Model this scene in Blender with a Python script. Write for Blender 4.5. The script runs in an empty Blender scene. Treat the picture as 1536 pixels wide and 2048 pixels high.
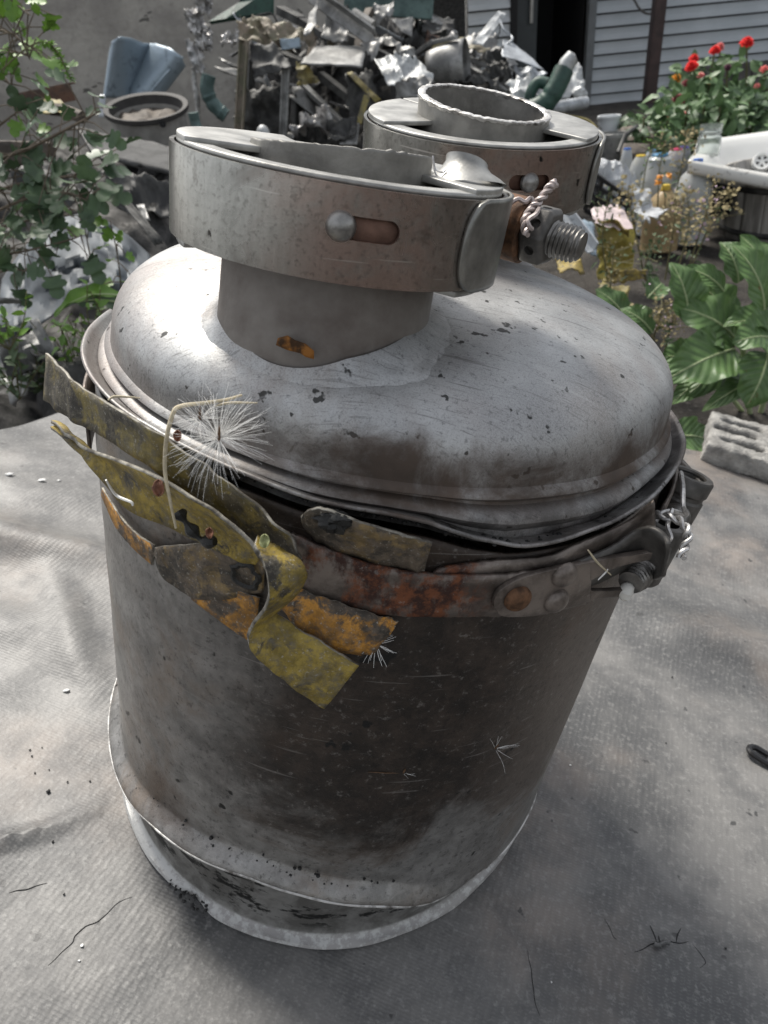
import bpy, bmesh, math, random
import numpy as np
from mathutils import Vector, Matrix, noise as mnoise
R_ = math.radians
scene = bpy.context.scene
COL = scene.collection

# ------------------------------------------------------------------ camera, sky, sun, exposure
SC = 0.15                                     # metres per canister radius
FPX = 1400.0; CX, CY = 768.0, 1024.0          # focal length and centre in photo pixels (1536 x 2048)
def rot(p, r, y):
    f = np.array([math.sin(y)*math.cos(p), math.cos(y)*math.cos(p), -math.sin(p)])
    rt = np.array([math.cos(y), -math.sin(y), 0.]); up = np.cross(rt, f)
    c, s = math.cos(r), math.sin(r)
    return np.array([c*rt + s*up, -s*rt + c*up, f])
MC = rot(0.56802, 0.16927, 0.02336)           # camera axes in the canister's own frame
CC = np.array([0., -2.35548, 2.90417])        # camera position in canister radii
MW = rot(R_(33.), R_(-5.5), 0.)               # camera axes in the world (gravity) frame
W = MW.T @ MC                                 # canister frame -> world
CAMW = W @ (CC*SC)
cam_d = bpy.data.cameras.new('camera'); cam = bpy.data.objects.new('camera', cam_d); COL.objects.link(cam)
cam_d.sensor_fit = 'VERTICAL'; cam_d.sensor_height = 36.0; cam_d.lens = FPX/2048*36.0
cam_d.clip_start = 0.01; cam_d.clip_end = 500
cm = Matrix.Identity(4)
for i in range(3):
    cm[i][0], cm[i][1], cm[i][2], cm[i][3] = MW[0][i], MW[1][i], -MW[2][i], CAMW[i]
cam.matrix_world = cm
cam_d.dof.use_dof = True; cam_d.dof.focus_distance = 0.31; cam_d.dof.aperture_fstop = 20
scene.camera = cam

SUN_EL, SUN_AZ = 58.0, -24.0                   # azimuth from +Y towards +X, degrees
world = bpy.data.worlds.new("World"); scene.world = world; world.use_nodes = True
wn = world.node_tree
bg = next(n for n in wn.nodes if n.type == 'BACKGROUND')
sky = wn.nodes.new('ShaderNodeTexSky'); sky.sky_type = 'NISHITA'; sky.sun_disc = False
sky.sun_elevation = R_(SUN_EL); sky.sun_rotation = R_(SUN_AZ); sky.dust_density = 2.0; sky.air_density = 1.0; sky.ozone_density = 0.6
hz = wn.nodes.new('ShaderNodeHueSaturation'); hz.inputs['Saturation'].default_value = .25      # thin high cloud: a whiter sky
wn.links.new(sky.outputs[0], hz.inputs['Color']); wn.links.new(hz.outputs[0], bg.inputs[0]); bg.inputs[1].default_value = 0.115
sun_d = bpy.data.lights.new('sun', 'SUN'); sun_d.energy = 2.6; sun_d.angle = R_(16); sun_d.color = (1, .95, .87)
sun = bpy.data.objects.new('sun', sun_d); COL.objects.link(sun)
sdir = Vector((math.sin(R_(SUN_AZ))*math.cos(R_(SUN_EL)), math.cos(R_(SUN_AZ))*math.cos(R_(SUN_EL)), math.sin(R_(SUN_EL))))
sun.rotation_euler = (-sdir).to_track_quat('-Z', 'Y').to_euler()
sun.location = (0, 2, 4)
scene.view_settings.view_transform = 'Standard'; scene.view_settings.look = 'None'
scene.view_settings.exposure = 0.75; scene.view_settings.gamma = 1.0
scene.render.engine = 'CYCLES'
scene.cycles.max_bounces = 6; scene.cycles.use_denoising = True

# ------------------------------------------------------------------ pixel -> point helpers
def craw(p): return MC.T @ np.array([(p[0]-CX)/FPX, -(p[1]-CY)/FPX, 1.])
def oncyl(px, py, r):
    "where the sight line meets the upright cylinder of radius r round the canister axis (canister radii)"
    d = craw((px, py))
    if r > 10: return CC + (r-10)*d           # given as a distance instead
    a = d[0]**2 + d[1]**2; b = 2*(CC[0]*d[0] + CC[1]*d[1]); c = CC[0]**2 + CC[1]**2 - r*r
    t = (-b - math.sqrt(max(0., b*b - 4*a*c)))/2/a
    return CC + t*d
def onz(px, py, z):
    d = craw((px, py)); t = (z - CC[2])/d[2]; return CC + t*d
def cdep(px, py, dep):
    d = craw((px, py)); return CC + dep*d
def at(px, py, Y):
    d = MW.T @ np.array([(px-CX)/FPX, -(py-CY)/FPX, 1.]); t = (Y - CAMW[1])/d[1]
    return Vector(CAMW + t*d)
def onground(px, py, z=-.15):
    d = MW.T @ np.array([(px-CX)/FPX, -(py-CY)/FPX, 1.]); t = (z - CAMW[2])/d[2]
    return Vector(CAMW + t*d)

# ------------------------------------------------------------------ object helpers
def empty(name, loc=(0, 0, 0)):
    o = bpy.data.objects.new(name, None); COL.objects.link(o); o.location = loc; o.empty_display_size = .02; return o
def tag(o, label, cat, group=None, kind=None):
    if label: o['label'] = label
    if cat: o['category'] = cat
    if group: o['group'] = group
    if kind: o['kind'] = kind
    return o
def mk(name, vf, m, parent=None, origin=None, smooth=True, sharp=35, solid=0., bevel=0., sub=0, offset=0.):
    v, f = vf
    if origin is not None:
        ox, oy, oz = origin; v = [(a-ox, b-oy, c-oz) for a, b, c in v]
    me = bpy.data.meshes.new(name); me.from_pydata([tuple(map(float, p)) for p in v], [], f); me.update()
    if smooth:
        me.polygons.foreach_set('use_smooth', [True]*len(me.polygons))
        if sharp: me.set_sharp_from_angle(angle=R_(sharp))
    if m is not None: me.materials.append(m)
    o = bpy.data.objects.new(name, me); COL.objects.link(o)
    if origin is not None: o.location = origin
    if parent is not None:
        o.parent = parent
        if origin is not None: o.location = Vector(origin) - parent.location
        elif parent.get('_w'): o.location = -parent.location
    if sub:
        s = o.modifiers.new('sub', 'SUBSURF'); s.levels = s.render_levels = sub
    if solid:
        s = o.modifiers.new('solid', 'SOLIDIFY'); s.thickness = solid; s.offset = offset
    if bevel:
        s = o.modifiers.new('bevel', 'BEVEL'); s.width = bevel; s.segments = 2; s.limit_method = 'ANGLE'; s.angle_limit = R_(40)
    return o
def wempty(name, loc):
    "an Empty at a world point; its children are given in world coordinates"
    o = empty(name, loc); o['_w'] = 1; return o
def bake(o, cutters):
    "cut real holes, keep the result as plain mesh"
    for c in cutters:
        b = o.modifiers.new('cut', 'BOOLEAN'); b.operation = 'DIFFERENCE'; b.object = c; b.solver = 'EXACT'
    dg = bpy.context.evaluated_depsgraph_get(); dg.update()
    me = bpy.data.meshes.new_from_object(o.evaluated_get(dg)); o.modifiers.clear(); o.data = me
    me.polygons.foreach_set('use_smooth', [True]*len(me.polygons)); me.set_sharp_from_angle(angle=R_(32))
    for c in cutters: bpy.data.objects.remove(c)
    return o

class MB:
    "collects shapes"
    def __init__(s): s.v = []; s.f = []
    def add(s, vf):
        n = len(s.v); s.v += [tuple(p) for p in vf[0]]; s.f += [tuple(i+n for i in q) for q in vf[1]]; return s
    @property
    def vf(s): return s.v, s.f
def grid(fn, nu, nv, cu=False, cv=False):
    "fn(u, v) on the unit square; cu / cv close the sheet round"
    v = []; f = []
    au = nu if cu else nu+1; av = nv if cv else nv+1
    for i in range(au):
        for j in range(av): v.append(tuple(fn(i/nu, j/nv)))
    for i in range(nu):
        for j in range(nv):
            a = i*av + j; b = ((i+1) % au)*av + j; c = ((i+1) % au)*av + (j+1) % av; d = i*av + (j+1) % av
            f.append((a, b, c, d))
    return v, f
def basis(n):
    n = Vector(n).normalized(); a = Vector((0, 0, 1)) if abs(n.z) < .9 else Vector((1, 0, 0))
    u = n.cross(a).normalized(); return u, n.cross(u), n
def lathe(prof, n=48, o=(0, 0, 0), axis=(0, 0, 1), fn=None):
    "prof: (radius, height) list; turned round the axis through o"
    u, w, a = basis(axis); o = Vector(o)
    if Vector(axis).normalized().z > .999: u, w = Vector((1, 0, 0)), Vector((0, 1, 0))
    def g(s, t):
        k = int(round(t*(len(prof)-1))); r, z = prof[k]; th = 2*math.pi*s
        if fn: r, z = fn(th, r, z)
        return o + (u*math.cos(th) + w*math.sin(th))*r + a*z
    return grid(g, n, len(prof)-1, cu=True)
def cr(pts, n):
    "Catmull-Rom through pts, n samples"
    P = [np.array(p, float) for p in pts]; P = [2*P[0]-P[1]] + P + [2*P[-1]-P[-2]]
    m = len(pts)-1; out = []
    for k in range(n+1):
        t = k/n*m; i = min(int(t), m-1); t -= i
        a, b, c, d = P[i:i+4]
        out.append(.5*((2*b) + (c-a)*t + (2*a-5*b+4*c-d)*t*t + (3*b-a-3*c+d)*t**3))
    return out
def tube(path, rad, n=8, cap=True):
    path = [Vector(p) for p in path]; v = []; f = []; m = len(path)
    if not hasattr(rad, '__len__'): rad = [rad]*m
    t = (path[1]-path[0]).normalized(); u = basis(t)[0]
    for i, p in enumerate(path):
        t = (path[min(i+1, m-1)] - path[max(i-1, 0)]).normalized()
        u = (u - t*u.dot(t)).normalized(); w = t.cross(u)
        for k in range(n):
            a = 2*math.pi*k/n; v.append(p + (u*math.cos(a) + w*math.sin(a))*rad[i])
    for i in range(m-1):
        for k in range(n): f.append((i*n+k, i*n+(k+1) % n, (i+1)*n+(k+1) % n, (i+1)*n+k))
    if cap: f.append(tuple(range(n))[::-1]); f.append(tuple((m-1)*n+k for k in range(n)))
    return v, f
def box(lo, hi):
    x0, y0, z0 = lo; x1, y1, z1 = hi
    v = [(x0,y0,z0),(x1,y0,z0),(x1,y1,z0),(x0,y1,z0),(x0,y0,z1),(x1,y0,z1),(x1,y1,z1),(x0,y1,z1)]
    return v, [(0,3,2,1),(4,5,6,7),(0,1,5,4),(1,2,6,5),(2,3,7,6),(3,0,4,7)]
def bar(a, b, w, h, up=(0, 0, 1)):
    a, b = Vector(a), Vector(b); t = (b-a).normalized(); s = t.cross(Vector(up)).normalized(); n = s.cross(t)
    v = [p + s*sx*w/2 + n*sy*h/2 for p in (a, b) for sx, sy in ((-1,-1),(1,-1),(1,1),(-1,1))]
    return v, [(0,1,2,3),(7,6,5,4),(0,4,5,1),(1,5,6,2),(2,6,7,3),(3,7,4,0)]
def prism(poly, n, th):
    "flat outline (3-D points) given thickness th along n"
    n = Vector(n).normalized()*th; k = len(poly)
    v = [Vector(p) for p in poly] + [Vector(p)+n for p in poly]
    return v, [tuple(range(k))[::-1], tuple(range(k, 2*k))] + [(i, (i+1) % k, k+(i+1) % k, k+i) for i in range(k)]
def nz(x, y, z, o=0): return mnoise.noise(Vector((x+o*17.3, y-o*9.1, z+o*5.7)))
def interp(tab, x): return float(np.interp(x, [a for a, b in tab], [b for a, b in tab]))
def smooth(x, a, b):
    t = max(0., min(1., (x-a)/(b-a))); return t*t*(3-2*t)

# ------------------------------------------------------------------ material helpers
class N:
    def __init__(s, name):
        s.m = bpy.data.materials.new(name); s.m.use_nodes = True; s.t = s.m.node_tree
        s.b = next(n for n in s.t.nodes if n.type == 'BSDF_PRINCIPLED'); s._c = None
    def new(s, ty, **kw):
        n = s.t.nodes.new('ShaderNode'+ty)
        for k, v in kw.items(): setattr(n, k, v)
        return n
    def put(s, sock, v):
        if v is None: return
        if hasattr(v, 'is_output'): s.t.links.new(v, sock)
        elif isinstance(v, (tuple, list)): sock.default_value = (*v, 1.) if len(v) == 3 and sock.type == 'RGBA' else v
        else: sock.default_value = v
    def co(s, kind='Object'):
        if s._c is None: s._c = s.new('TexCoord')
        return s._c.outputs[kind]
    def map(s, sc=(1, 1, 1), rt=(0, 0, 0), loc=(0, 0, 0), v=None):
        n = s.new('Mapping'); s.put(n.inputs['Vector'], v or s.co()); n.inputs['Scale'].default_value = sc
        n.inputs['Rotation'].default_value = rt; n.inputs['Location'].default_value = loc; return n.outputs[0]
    def noise(s, sc, det=4, ro=.55, v=None, dist=0., col=False):
        n = s.new('TexNoise'); s.put(n.inputs['Vector'], v or s.co()); n.inputs['Scale'].default_value = sc
        n.inputs['Detail'].default_value = det; n.inputs['Roughness'].default_value = ro; n.inputs['Distortion'].default_value = dist
        return n.outputs['Color' if col else 'Fac']
    def vor(s, sc, feat='F1', v=None, out='Distance'):
        n = s.new('TexVoronoi', feature=feat); s.put(n.inputs['Vector'], v or s.co()); n.inputs['Scale'].default_value = sc; return n.outputs[out]
    def ramp(s, fac, stops, inter='LINEAR'):
        n = s.new('ValToRGB'); s.put(n.inputs[0], fac); r = n.color_ramp; r.interpolation = inter
        while len(r.elements) < len(stops): r.elements.new(.5)
        for e, (p, c) in zip(r.elements, stops):
            e.position = p; e.color = (c, c, c, 1) if not hasattr(c, '__len__') else (*c, 1)
        return n.outputs[0]
    def mix(s, fac, a, b, mode='MIX'):
        n = s.new('Mix', data_type='RGBA', blend_type=mode); s.put(n.inputs[0], fac); s.put(n.inputs[6], a); s.put(n.inputs[7], b); return n.outputs[2]
    def math(s, op, a, b=None, c=None, clamp=False):
        n = s.new('Math', operation=op, use_clamp=clamp); s.put(n.inputs[0], a); s.put(n.inputs[1], b)
        if c is not None: s.put(n.inputs[2], c)
        return n.outputs[0]
    def step(s, v, a, b):
        n = s.new('MapRange', interpolation_type='SMOOTHSTEP'); s.put(n.inputs[0], v)
        n.inputs[1].default_value = a; n.inputs[2].default_value = b; return n.outputs[0]
    def xyz(s, v=None):
        n = s.new('SeparateXYZ'); s.put(n.inputs[0], v or s.co()); return n.outputs
    def bump(s, h, st=.3, d=.001, nrm=None):
        n = s.new('Bump'); s.put(n.inputs['Height'], h); n.inputs['Strength'].default_value = st; n.inputs['Distance'].default_value = d
        if nrm is not None: s.put(n.inputs['Normal'], nrm)
        return n.outputs[0]
    def out(s, col=None, rough=None, metal=None, nrm=None, **kw):
        b = s.b.inputs
        s.put(b['Base Color'], col); s.put(b['Roughness'], rough); s.put(b['Metallic'], metal); s.put(b['Normal'], nrm)
        for k, v in kw.items(): s.put(b[k.replace('_', ' ')], v)
        return s.m
def simple(name, c, rough=.6, metal=0., var=.35, sc=40., bump=.2, bd=.001, c2=None, lo=.35, hi=.65):
    "plain surface with uneven colour and a little relief"
    n = N(name); f = n.ramp(n.noise(sc, 5, .6), [(lo, 0), (hi, 1)])
    d = c2 if c2 else tuple(x*(1-var) for x in c)
    return n.out(n.mix(f, d, c), rough, metal, n.bump(n.noise(sc*2.3, 5, .65), bump, bd))

# ------------------------------------------------------------------ foreground materials
def m_lid():
    n = N('weathered_aluminium'); x, y, z = n.xyz()
    big = n.noise(22, 5, .6); fine = n.noise(420, 3, .7); grain = n.noise(1700, 2, .8)
    c = n.mix(n.step(big, .35, .68), (.37, .375, .375), (.54, .545, .54))
    c = n.mix(n.math('MULTIPLY', n.step(n.noise(7, 6, .7, v=n.map((1, 1, .5), loc=(2, 5, 1)), dist=.8), .5, .68), .55), c, (.24, .20, .165))
    c = n.mix(n.step(n.noise(9, 4, .6, dist=.6), .45, .7), c, (.34, .31, .295))
    c = n.mix(n.math('MULTIPLY', n.step(grain, .5, .62), .22), c, (.62, .63, .63))
    c = n.mix(n.math('MULTIPLY', n.step(grain, .46, .36), .32), c, (.12, .12, .12))
    c = n.mix(n.math('MULTIPLY', n.step(fine, .57, .68), .5), c, (.13, .13, .13))
    pit = n.math('MULTIPLY', n.step(n.noise(130, 3, .55), .66, .70), .9)
    c = n.mix(pit, c, (.03, .03, .028))
    for k, rt in enumerate(((0, .2, .6), (.3, 0, 2.1), (.1, .1, 1.2))):          # scratches
        s = n.noise(1, 3, .5, v=n.map((10+4*k, 330, 60), rt, (k, k*2, 0)))
        c = n.mix(n.math('MULTIPLY', n.step(s, .675, .72), .42 if k else .2), c, (.10, .095, .09) if k else (.6, .6, .6))
    for k, rt in enumerate(((0, 0, .2), (.9, .1, 1.), (.2, .8, 2.4), (.5, .4, 3.3), (.3, 1.1, .7))):      # hair scratches
        s = n.noise(1, 2, .5, v=n.map((60, 1300, 200), rt, (k*2, k, 3)))
        c = n.mix(n.math('MULTIPLY', n.step(s, .66, .71), .34), c, (.12, .117, .112))
    # baked brown dirt round the lower wall
    dz = n.math('ADD', n.step(z, .346, .312), n.math('MULTIPLY', n.math('SUBTRACT', n.noise(26, 6, .68, dist=.4), .55), 2.0))
    dx = n.step(n.math('ADD', x, n.math('MULTIPLY', y, -.35)), -.05, .05)
    d = n.math('MULTIPLY', n.math('MULTIPLY', n.step(dz, .35, 1.1), n.math('MULTIPLY_ADD', n.step(z, .306, .301), -.5, 1.)), n.math('MULTIPLY_ADD', dx, .66, .32))
    c = n.mix(d, c, n.mix(n.noise(60, 4), (.022, .018, .015), (.15, .108, .083)))
    rim = n.math('MULTIPLY', n.step(z, .306, .300), n.step(n.noise(45, 6, .7), .42, .6))
    c = n.mix(n.math('MULTIPLY', rim, .6), c, (.035, .03, .028))
    h = n.math('ADD', n.math('MULTIPLY', fine, .5), n.math('MULTIPLY', big, .6))
    b = n.bump(n.noise(35, 5, .6), .25, .003); b = n.bump(h, .35, .0006, b)
    return n.out(c, n.mix(d, n.mix(n.noise(30, 6, .7), (.44,)*3, (.62,)*3), (.62,)*3), n.math('MULTIPLY_ADD', d, -.35, .78), b)
def m_barrel():
    n = N('charred_steel'); x, y, z = n.xyz()
    big = n.noise(14, 8, .70, dist=.5); fine = n.noise(260, 5, .75); med = n.noise(48, 8, .74, dist=.2)
    # charred field on the front: edges follow noise
    mz = n.step(n.math('ADD', z, n.math('MULTIPLY', n.math('SUBTRACT', big, .5), .16)), .085, .135)
    mx = n.step(n.math('ADD', x, n.math('MULTIPLY', n.math('SUBTRACT', n.noise(11, 5, .6), .5), .14)), -.085, -.015)
    char = n.math('MULTIPLY', mz, n.math('MULTIPLY_ADD', mx, .85, .15))
    grey = n.mix(n.step(med, .35, .68), (.20, .195, .185), (.37, .36, .345))
    grey = n.mix(n.step(big, .5, .7), grey, (.25, .21, .175))
    brown = n.mix(n.step(med, .30, .72), (.016, .013, .011), (.062, .046, .036))
    brown = n.mix(n.math('MULTIPLY', n.step(n.noise(16, 7, .72, v=n.map(loc=(3, 1, 2))), .48, .68), .75), brown, (.020, .017, .015))
    xr = n.step(n.math('ADD', x, n.math('MULTIPLY', big, .06)), .085, .14)
    brown = n.mix(n.math('MULTIPLY', xr, .7), brown, (.15, .125, .105))
    c = n.mix(char, grey, brown)
    c = n.mix(n.math('MULTIPLY', n.step(n.noise(9, 5, .6, v=n.map(loc=(7, 0, 3))), .56, .7), .5), c, (.09, .055, .035))
    c = n.mix(n.math('MULTIPLY', n.step(fine, .56, .70), .42), c, (.30, .28, .26))
    c = n.mix(n.math('MULTIPLY', n.step(fine, .46, .34), .5), c, (.012, .010, .009))
    c = n.mix(n.step(n.noise(70, 3, .5, v=n.map(loc=(1, 5, 1))), .69, .73), c, (.008, .008, .008))
    for k, rt in enumerate(((.5, .9, .3), (0, .65, 1.), (.8, -.75, .4), (1.2, .2, 2.), (.1, 1.4, .9))):
        s = n.noise(1, 3, .5, v=n.map((14, 30, 420), rt, (k*3, k, 0)))
        c = n.mix(n.math('MULTIPLY', n.step(s, .70, .73), .3), c, (.33, .31, .29))
    b = n.bump(med, .3, .0025); b = n.bump(fine, .45, .0007, b)
    return n.out(c, n.mix(char, (.40,)*3, (.48,)*3), n.math('MULTIPLY_ADD', char, -.30, .62), b)
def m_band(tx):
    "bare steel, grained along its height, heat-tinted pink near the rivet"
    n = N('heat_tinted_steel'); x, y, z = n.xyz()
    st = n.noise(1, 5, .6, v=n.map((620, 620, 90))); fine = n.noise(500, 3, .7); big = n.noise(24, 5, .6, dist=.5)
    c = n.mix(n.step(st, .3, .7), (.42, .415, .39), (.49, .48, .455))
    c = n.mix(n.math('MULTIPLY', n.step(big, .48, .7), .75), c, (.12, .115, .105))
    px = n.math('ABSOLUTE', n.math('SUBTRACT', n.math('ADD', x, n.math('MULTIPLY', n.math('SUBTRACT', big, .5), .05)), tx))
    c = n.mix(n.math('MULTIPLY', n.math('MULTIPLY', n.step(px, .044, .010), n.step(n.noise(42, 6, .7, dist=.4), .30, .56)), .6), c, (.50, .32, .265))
    c = n.mix(n.math('MULTIPLY', n.step(n.noise(13, 7, .72, v=n.map(loc=(4, 7, 1))), .46, .66), .5), c, (.18, .175, .16))  # broad dark mottling painted in for the darker reflection on the band
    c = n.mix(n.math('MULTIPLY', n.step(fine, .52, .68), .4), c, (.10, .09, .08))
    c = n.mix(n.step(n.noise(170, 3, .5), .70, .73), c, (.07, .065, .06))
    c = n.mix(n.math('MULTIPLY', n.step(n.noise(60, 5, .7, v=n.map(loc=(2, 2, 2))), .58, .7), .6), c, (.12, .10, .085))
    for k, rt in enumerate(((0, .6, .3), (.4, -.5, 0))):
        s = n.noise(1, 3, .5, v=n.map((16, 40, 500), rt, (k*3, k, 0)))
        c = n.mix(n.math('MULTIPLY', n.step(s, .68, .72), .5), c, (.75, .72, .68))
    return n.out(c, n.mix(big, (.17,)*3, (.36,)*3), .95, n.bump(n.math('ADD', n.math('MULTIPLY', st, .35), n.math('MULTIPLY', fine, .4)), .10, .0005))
def m_strap():
    n = N('rusty_strap_steel'); x, y, z = n.xyz(); med = n.noise(55, 6, .66, dist=.4); fine = n.noise(300, 4, .7)
    c = n.mix(n.step(med, .35, .65), (.085, .07, .06), (.24, .205, .18))
    px = n.math('ABSOLUTE', n.math('SUBTRACT', n.math('ADD', x, n.math('MULTIPLY', n.math('SUBTRACT', n.noise(30, 5, .6), .5), .05)), .008))
    rust = n.math('MULTIPLY', n.step(px, .050, .028), n.step(n.noise(70, 6, .7, v=n.map((1, 1, .6))), .40, .56))
    c = n.mix(rust, c, n.mix(n.step(n.noise(140, 4, .7), .4, .62), (.035, .012, .007), (.17, .055, .02)))
    c = n.mix(n.math('MULTIPLY', n.step(fine, .6, .7), .35), c, (.3, .28, .26))
    return n.out(c, n.mix(rust, (.42,)*3, (.8,)*3), n.math('MULTIPLY_ADD', rust, -.6, .6), n.bump(n.math('ADD', med, fine), .3, .0008))
def m_torn(name, paint, amount, under=(.10, .09, .075), dark=(.04, .035, .028)):
    n = N(name); a = n.noise(38, 6, .7, dist=.7); f = n.noise(260, 5, .72); b = n.noise(75, 6, .68, v=n.map(loc=(4, 2, 1)), dist=.5)
    c = n.mix(n.step(a, .38, .62), dark, under); c = n.mix(n.math('MULTIPLY', n.step(f, .45, .62), .3), c, tuple(i*1.9 for i in under))
    pm = n.step(n.math('ADD', b, n.math('MULTIPLY', a, .6)), 1.06-amount*.5, 1.18-amount*.5)
    p = n.mix(n.step(n.noise(120, 5, .7), .35, .65), tuple(k*.45 for k in paint), paint)
    c = n.mix(n.math('MULTIPLY', pm, n.math('MULTIPLY_ADD', n.step(f, .68, .45), .7, .3)), c, p)
    c = n.mix(n.math('MULTIPLY', n.step(n.noise(40, 6, .72, v=n.map(loc=(8, 3, 5))), .52, .68), .75), c, n.mix(n.step(f, .4, .6), dark, under))
    c = n.mix(n.math('MULTIPLY', n.step(n.noise(700, 3, .7), .6, .7), .6), c, (.45, .43, .38))
    return n.out(c, .62, .1, n.bump(n.math('ADD', a, f), .6, .0014))
def m_edge2(): return simple('worn_torn_edge', (.36, .34, .29), .6, .2, .6, 150, .5, .0008, c2=(.09, .08, .065), lo=.38, hi=.6)
def m_edge(): return simple('bright_torn_metal', (.62, .61, .59), .45, .5, .6, 120, .5, .0008, c2=(.12, .11, .10), lo=.35, hi=.55)
def m_sheet():
    n = N('rubberised_fabric'); x, y, z = n.xyz()
    wn_ = n.math('MULTIPLY', n.math('SUBTRACT', n.noise(70, 4, .7), .5), 4.2)
    u = n.math('ADD', n.math('MULTIPLY', n.math('ADD', n.math('MULTIPLY', x, .96), n.math('MULTIPLY', y, .28)), 2*math.pi/.0048), wn_)
    v = n.math('ADD', n.math('MULTIPLY', n.math('ADD', n.math('MULTIPLY', x, -.20), n.math('MULTIPLY', y, .98)), 2*math.pi/.0037), n.math('MULTIPLY', wn_, -.8))
    weave = n.math('ADD', n.math('MULTIPLY', n.math('SINE', n.math('ADD', u, n.math('MULTIPLY', v, .5))), n.math('SINE', v)), n.math('MULTIPLY', n.math('SUBTRACT', n.noise(330, 3, .6), .5), 1.6))
    worn = n.step(n.noise(7, 4, .6), .38, .66)                                  # the weave is worn smooth in places
    big = n.noise(5, 6, .6, dist=.6); med = n.noise(26, 6, .65); fine = n.noise(240, 4, .7)
    c = n.mix(n.step(big, .38, .62), (.062, .063, .064), (.175, .171, .164))
    c = n.mix(n.math('MULTIPLY', n.step(n.noise(4.2, 5, .6, v=n.map(loc=(3, 4, 0))), .50, .68), .6), c, (.25, .21, .18))
    c = n.mix(n.math('MULTIPLY', n.step(med, .42, .66), .6), c, (.07, .071, .073))
    c = n.mix(n.math('MULTIPLY', n.step(fine, .5, .7), .3), c, (.36, .355, .34))
    c = n.mix(n.math('MULTIPLY', n.step(weave, .2, 1.1), .09), c, (.40, .395, .38))
    c = n.mix(n.math('MULTIPLY', n.step(n.noise(70, 3, .5, v=n.map(loc=(9, 1, 0))), .69, .73), .8), c, (.03, .03, .03))
    h = n.math('MULTIPLY', weave, n.math('MULTIPLY_ADD', worn, .8, .14))
    b = n.bump(n.noise(18, 5, .6), .5, .004); b = n.bump(n.math('ADD', h, n.math('MULTIPLY', fine, 1.2)), .17, .0007, b)
    return n.out(c, n.mix(med, (.42,)*3, (.62,)*3), 0., b, Specular_IOR_Level=.6)
M_LID = m_lid(); M_BARREL = m_barrel(); M_STRAP = m_strap(); M_EDGE = m_edge(); M_EDGE2 = m_edge2(); M_SHEET = m_sheet()
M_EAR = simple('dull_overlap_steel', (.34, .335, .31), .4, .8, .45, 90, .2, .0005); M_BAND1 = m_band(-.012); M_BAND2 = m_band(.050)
M_PLATE = simple('dusty_steel_plate', (.47, .465, .44), .45, .6, .45, 70, .3, .0008)
M_PIPE = simple('cast_grey_pipe', (.33, .32, .295), .55, .45, .5, 55, .5, .001)
M_PIPEB = simple('grimy_brown_pipe', (.22, .20, .18), .55, .4, .5, 40, .4, .001, c2=(.12, .098, .085))
M_WELD = simple('rough_weld_metal', (.42, .43, .43), .5, .5, .35, 260, .9, .0012)
M_COPPER = simple('brown_heat_metal', (.20, .115, .085), .5, .7, .5, 90, .3, .0006)
M_RIVET = simple('worn_rivet_steel', (.42, .41, .39), .38, .8, .6, 150, .3, .0006)
M_RUSTY = simple('rusty_rivet_steel', (.20, .10, .05), .75, .3, .7, 220, .5, .0008)
M_BLACK = simple('blackened_steel', (.15, .142, .132), .5, .6, .5, 120, .35, .0008)
M_BOLT = simple('oiled_bolt_steel', (.26, .25, .235), .4, .8, .5, 160, .25, .0005)
M_WIRE = simple('grey_tie_wire', (.74, .72, .70), .42, .8, .5, 300, .2, .0003)
M_WIREP = simple('pinkish_tie_wire', (.66, .57, .54), .45, .6, .5, 300, .2, .0003)
M_SOOT = simple('black_tar', (.012, .012, .011), .5, 0, .5, 200, .6, .001)
M_RUSTB = simple('orange_rust_spot', (.30, .12, .02), .8, 0, .85, 160, .3, .0004, lo=.4, hi=.55)
M_TY = m_torn('yellow_chipped_paint', (.40, .295, .06), .84, (.13, .115, .085))
M_TO = m_torn('olive_dirty_paint', (.27, .215, .07), .55, (.13, .115, .08))
M_TG = m_torn('mossy_grey_paint', (.36, .31, .12), .7, (.19, .18, .15))
M_TB = m_torn('brown_dirty_metal', (.27, .19, .085), .55, (.14, .11, .08))
M_TR = m_torn('orange_rusted_paint', (.60, .29, .05), .66, (.12, .09, .065))
M_STRAW = simple('dry_straw', (.62, .54, .38), .7, 0, .35, 200)
M_PAPPUS = simple('white_seed_hair', (.88, .87, .84), .5, 0, .1, 100)
M_SEED = simple('brown_seed', (.14, .075, .035), .7, 0, .5, 400)

# ------------------------------------------------------------------ the canister (built upright in its own frame, standing on the sloping sheet)
H = 1.97171
can = empty('metal_canister'); can.matrix_world = Matrix([list(map(float, W[i])) + [0] for i in range(3)] + [[0, 0, 0, 1]])
tag(can, 'battered grey metal canister with two clamped necks and torn yellow strapping', 'canister')
def S(vf): return [(p[0]*SC, p[1]*SC, p[2]*SC) for p in vf[0]], vf[1]
def cp(name, vf, m, parent=None, **k): return mk(name, S(vf), m, parent or can, **k)
deg = lambda t: (math.degrees(t)+180) % 360 - 180
ZR = [(-180, .06), (-150, .06), (-125, .09), (-107, .085), (-99, .07), (-88, .066), (-82, .055), (-75, .015), (-68, -.012), (-50, -.008), (-36, .02), (0, .03), (90, .03), (180, .06)]
UF = []
for P in [(226, 1470), (236, 1540), (265, 1600), (310, 1650), (400, 1712), (500, 1752), (600, 1785), (700, 1806), (778, 1809), (863, 1811), (930, 1790), (1000, 1735), (1040, 1650)]:
    X = oncyl(P[0], P[1], 1.035); UF.append((math.degrees(math.atan2(X[1], X[0])), X[2]))
UF = [(a, z - .03*smooth(-a, 125, 145)) for a, z in UF if -146 < a < -54]; UF.sort()
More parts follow.
